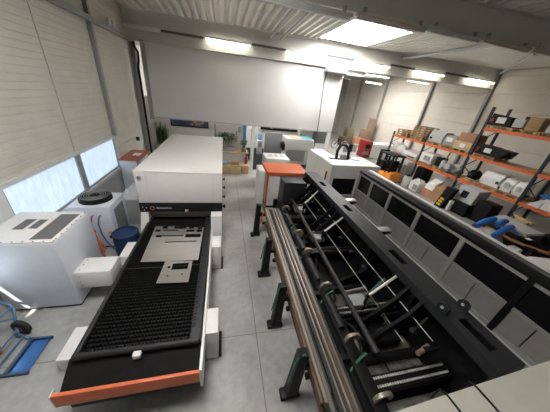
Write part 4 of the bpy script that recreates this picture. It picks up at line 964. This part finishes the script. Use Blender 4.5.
build('housing', MB().hexa([(11.1,6.75,.62),(11.1,7.62,.62),(11.9,7.62,.62),(11.9,6.75,.62)], [(11.2,6.75,1.30),(11.2,7.62,1.30),(11.9,7.62,1.30),(11.9,6.75,1.30)]), LGREY, t)
build('window', MB().hexa([(11.115,7.1,.80),(11.115,7.4,.80),(11.16,7.4,.80),(11.16,7.1,.80)], [(11.155,7.1,1.12),(11.155,7.4,1.12),(11.2,7.4,1.12),(11.2,7.1,1.12)]), DEVICE, t)
bt = MB()
for k in range(4): bt.ball((11.14+.02*k, 6.86, .78+.13*k), .025)
build('button', bt, YELLOW, t)
t = thing('black_cabinet', 'black cabinet on the floor carrying the pale grey inspection machine', 'cabinet', (11.4, 7.0, 0))
build('body', MB().box(10.95, 11.95, 6.72, 7.50, 0, .62, .015), BLACK, t); build('door', MB().box(10.93, 10.95, 6.80, 7.40, .06, .58), BLACKM, t)
solo('white_box', MB().box(10.70, 10.92, 7.34, 7.44, 0, .55, .02), PAPER, 'small white box between the tool case and the black cabinet', 'box')
solo('dark_crate', MB().box(11.2, 11.9, 6.05, 6.66, 0, .80, .02).box(11.2, 11.9, 6.05, 6.66, .79, .95, .02), BLACK, 'black crate right of the inspection machine', 'crate')
# bag of blue tubes and the workbench clutter
t = thing('workbench', 'cluttered dark workbench with an orange-brown edge beside the rack', 'workbench', (10.2, 4.6, 0))
build('top', MB().box(9.6, 11.3, 3.55, 5.25, .62, .70, .01), BLACK, t); build('edge', MB().tube([(9.58, 5.0, .66), (9.58, 4.2, .66), (9.62, 3.85, .68), (9.9, 3.4, .70), (10.5, 3.3, .70)], .05, 8), mat('copper_edge', (0.45,0.20,0.08), 0.4), t)
for (x, y) in ((9.7, 3.65), (9.7, 5.1), (11.2, 3.65), (11.2, 5.1)): build('leg', MB().box(x-.04, x+.04, y-.04, y+.04, 0, .62), RACKB, t)
build('lower_shelf', MB().box(9.65, 11.25, 3.6, 5.2, .2, .24), BLACK, t)
t = thing('film_bag', 'clear film bag lying in front of the workbench with blue tubes on it', 'bag', (9.08, 4.55, 0))
build('bag', MB().ball((9.08, 4.55, .43), .46, .44, .43, 20, 10, .05), FILM, t)
for k, (a, b) in enumerate((((8.70, 4.80, .84), (9.46, 4.84, 1.09)), ((9.05, 4.46, 1.08), (9.55, 4.58, 1.15)), ((8.78, 4.24, .80), (9.46, 4.30, 1.10)))):
    A_, B_ = Vector(a), Vector(b); mid = (A_+B_)/2+Vector((0,0,.06))
    solo('blue_tube', MB().tube([A_, mid, B_], .095, 14), BLUEP, ['thick blue tube lying at the left on the film bag', 'shorter blue tube lying in the middle on the film bag', 'thick blue tube lying at the right on the film bag'][k], 'tube', 'blue tubes on the film bag')
t = thing('machine_part', 'flat grey slotted machine plate lying on the workbench', 'machine part', (10.5, 4.9, .7))
build('plate', MB().hexa([(10.0,4.1,.85),(10.0,5.2,.9),(10.6,5.2,.95),(10.6,4.0,.9)], [(10.0,4.1,.93),(10.0,5.2,.98),(10.6,5.2,1.03),(10.6,4.0,.98)]), LGREY, t)
build('block', MB().box(10.1, 10.5, 4.2, 5.1, .704, .90, .01), GREYB, t)
t = thing('black_controller', 'black box device with white paper on the workbench', 'device', (9.95, 4.1, .7))
build('case', MB().box(9.76, 10.05, 3.85, 4.15, .704, .84, .02), BLACK, t); build('paper', MB().box(9.78, 9.98, 3.88, 4.0, .84, .845), PAPER, t); build('yellow_tab', MB().box(9.9, 9.98, 4.03, 4.12, .84, .86), YELLOW, t)
solo('socket_box', MB().box(9.2, 9.45, 3.70, 3.98, 0, .6, .02).box(9.26,9.38,3.74,3.80,.6,.61).box(9.26,9.38,3.87,3.93,.6,.61), PAPER, 'small white socket box on the floor in front of the workbench', 'box')
solo('black_case', MB().box(10.65, 11.2, 3.6, 4.0, .704, 1.0, .03), BLACK, 'black case at the back right of the workbench', 'case')
solo('red_can', MB().cyl((9.45, 5.25, 0), (9.45, 5.25, .55), .09, 14), RED, 'small dark red canister on the floor at the far front corner of the workbench', 'canister')
solo('wood_stick', MB().bar((11.0,4.55,1.02),(11.15,5.2,1.02),.12,.05).box(11.0,11.1,4.7,5.1,.704,1.0), PLY, 'short piece of wood at the back of the workbench', 'wood')

# ------------------------------------------------------------------ far right corner
t = thing('red_front_machine', 'pale machine with a bright red front in the far right part of the hall', 'machine', (13.4, 17.4, 0))
build('body', MB().box(12.6, 15.2, 16.9, 18.2, 0, 1.25, .05), WHITE2, t); build('front', MB().box(11.9, 12.62, 16.9, 17.9, .05, 1.45, .03), RED, t)
build('screen', MB().box(11.95, 12.45, 16.87, 16.91, .85, 1.2), DEVICE, t); build('recess', MB().box(11.88, 12.4, 16.87, 16.91, .3, .6), GREYB, t)
def fc(x0, x1, y, z0, z1, m, lb, grp='cartons in the far corner', cat='carton', nm='carton'): solo(nm, MB().box(x0, x1, y, y+.8, z0, z1, .02), m, lb, cat, grp)
fc(12.2, 13.4, 21.6, 0, .95, mat('dark_brown', (0.13,0.085,0.06), 0.8), 'dark brown carton at the left of the far corner heap')
fc(12.7, 13.5, 21.65, .95, 1.85, mat('olive_box', (0.20,0.16,0.10), 0.8), 'olive brown carton standing on the dark one in the far corner')
fc(13.5, 14.6, 21.3, 0, 1.0, CARDR, 'wide reddish brown carton in the middle of the far corner heap')
fc(14.62, 15.3, 21.7, 0, 1.9, mat('far_card', (0.30,0.20,0.15), 0.8), 'tall brown carton against the wall in the far corner')
fc(15.35, 15.8, 21.7, 0, 3.0, mat('far_card', (0.30,0.20,0.15), 0.8), 'narrow tallest board-like carton in the far corner')
whl = MB(); whl.tube([(11.6, 20.2+.0*k, .42+.0) for k in range(1)] + [(11.6+.42*math.cos(a), 20.2, .44+.40*math.sin(a)) for a in [k*PI/10 for k in range(20)]][1:], .05, 8, True)
t = thing('bicycle', 'dark parked bicycle in front of the far corner heap', 'bicycle', (11.4, 20.2, 0))
for x in (10.75, 11.8):
    wv = MB().tube([(x+.36*math.cos(a), 20.2, .40+.36*math.sin(a)) for a in [k*PI/10 for k in range(20)]], .035, 8, True)
    for k in range(8): wv.cyl((x, 20.2, .40), (x+.36*math.cos(k*PI/4), 20.2, .40+.36*math.sin(k*PI/4)), .006, 5)
    build('wheel', wv, GREYB, t)
build('frame', MB().tube([(10.75,20.2,.4),(11.05,20.2,.85),(11.6,20.2,.9),(11.8,20.2,.4)], .03, 8).tube([(11.05,20.2,.85),(11.2,20.2,.35),(11.6,20.2,.9)], .025, 8).tube([(11.6,20.0,1.0),(11.6,20.2,1.05),(11.6,20.4,1.0)], .02, 6).box(10.95,11.2,20.1,20.3,.9,.98,.03), BLACK, t)
for k in range(3): solo('dark_bin', MB().lathe([(.2,0),(.24,.7),(.26,.72),(0,.72)], (11.3+.6*k, 18.9+.2*k, 0), 16), [GREYB, BLACK, LGREY][k], ['grey drum left of the red-fronted machine', 'black drum behind the red-fronted machine', 'pale drum right behind the red-fronted machine'][k], 'drum', 'drums behind the red-fronted machine')
solo('dark_shelf', MB().box(9.4, 10.9, 22.2, 22.9, 0, 1.9, .02), DARKSTEEL, 'dark tall cupboard left of the far corner heap', 'cupboard')
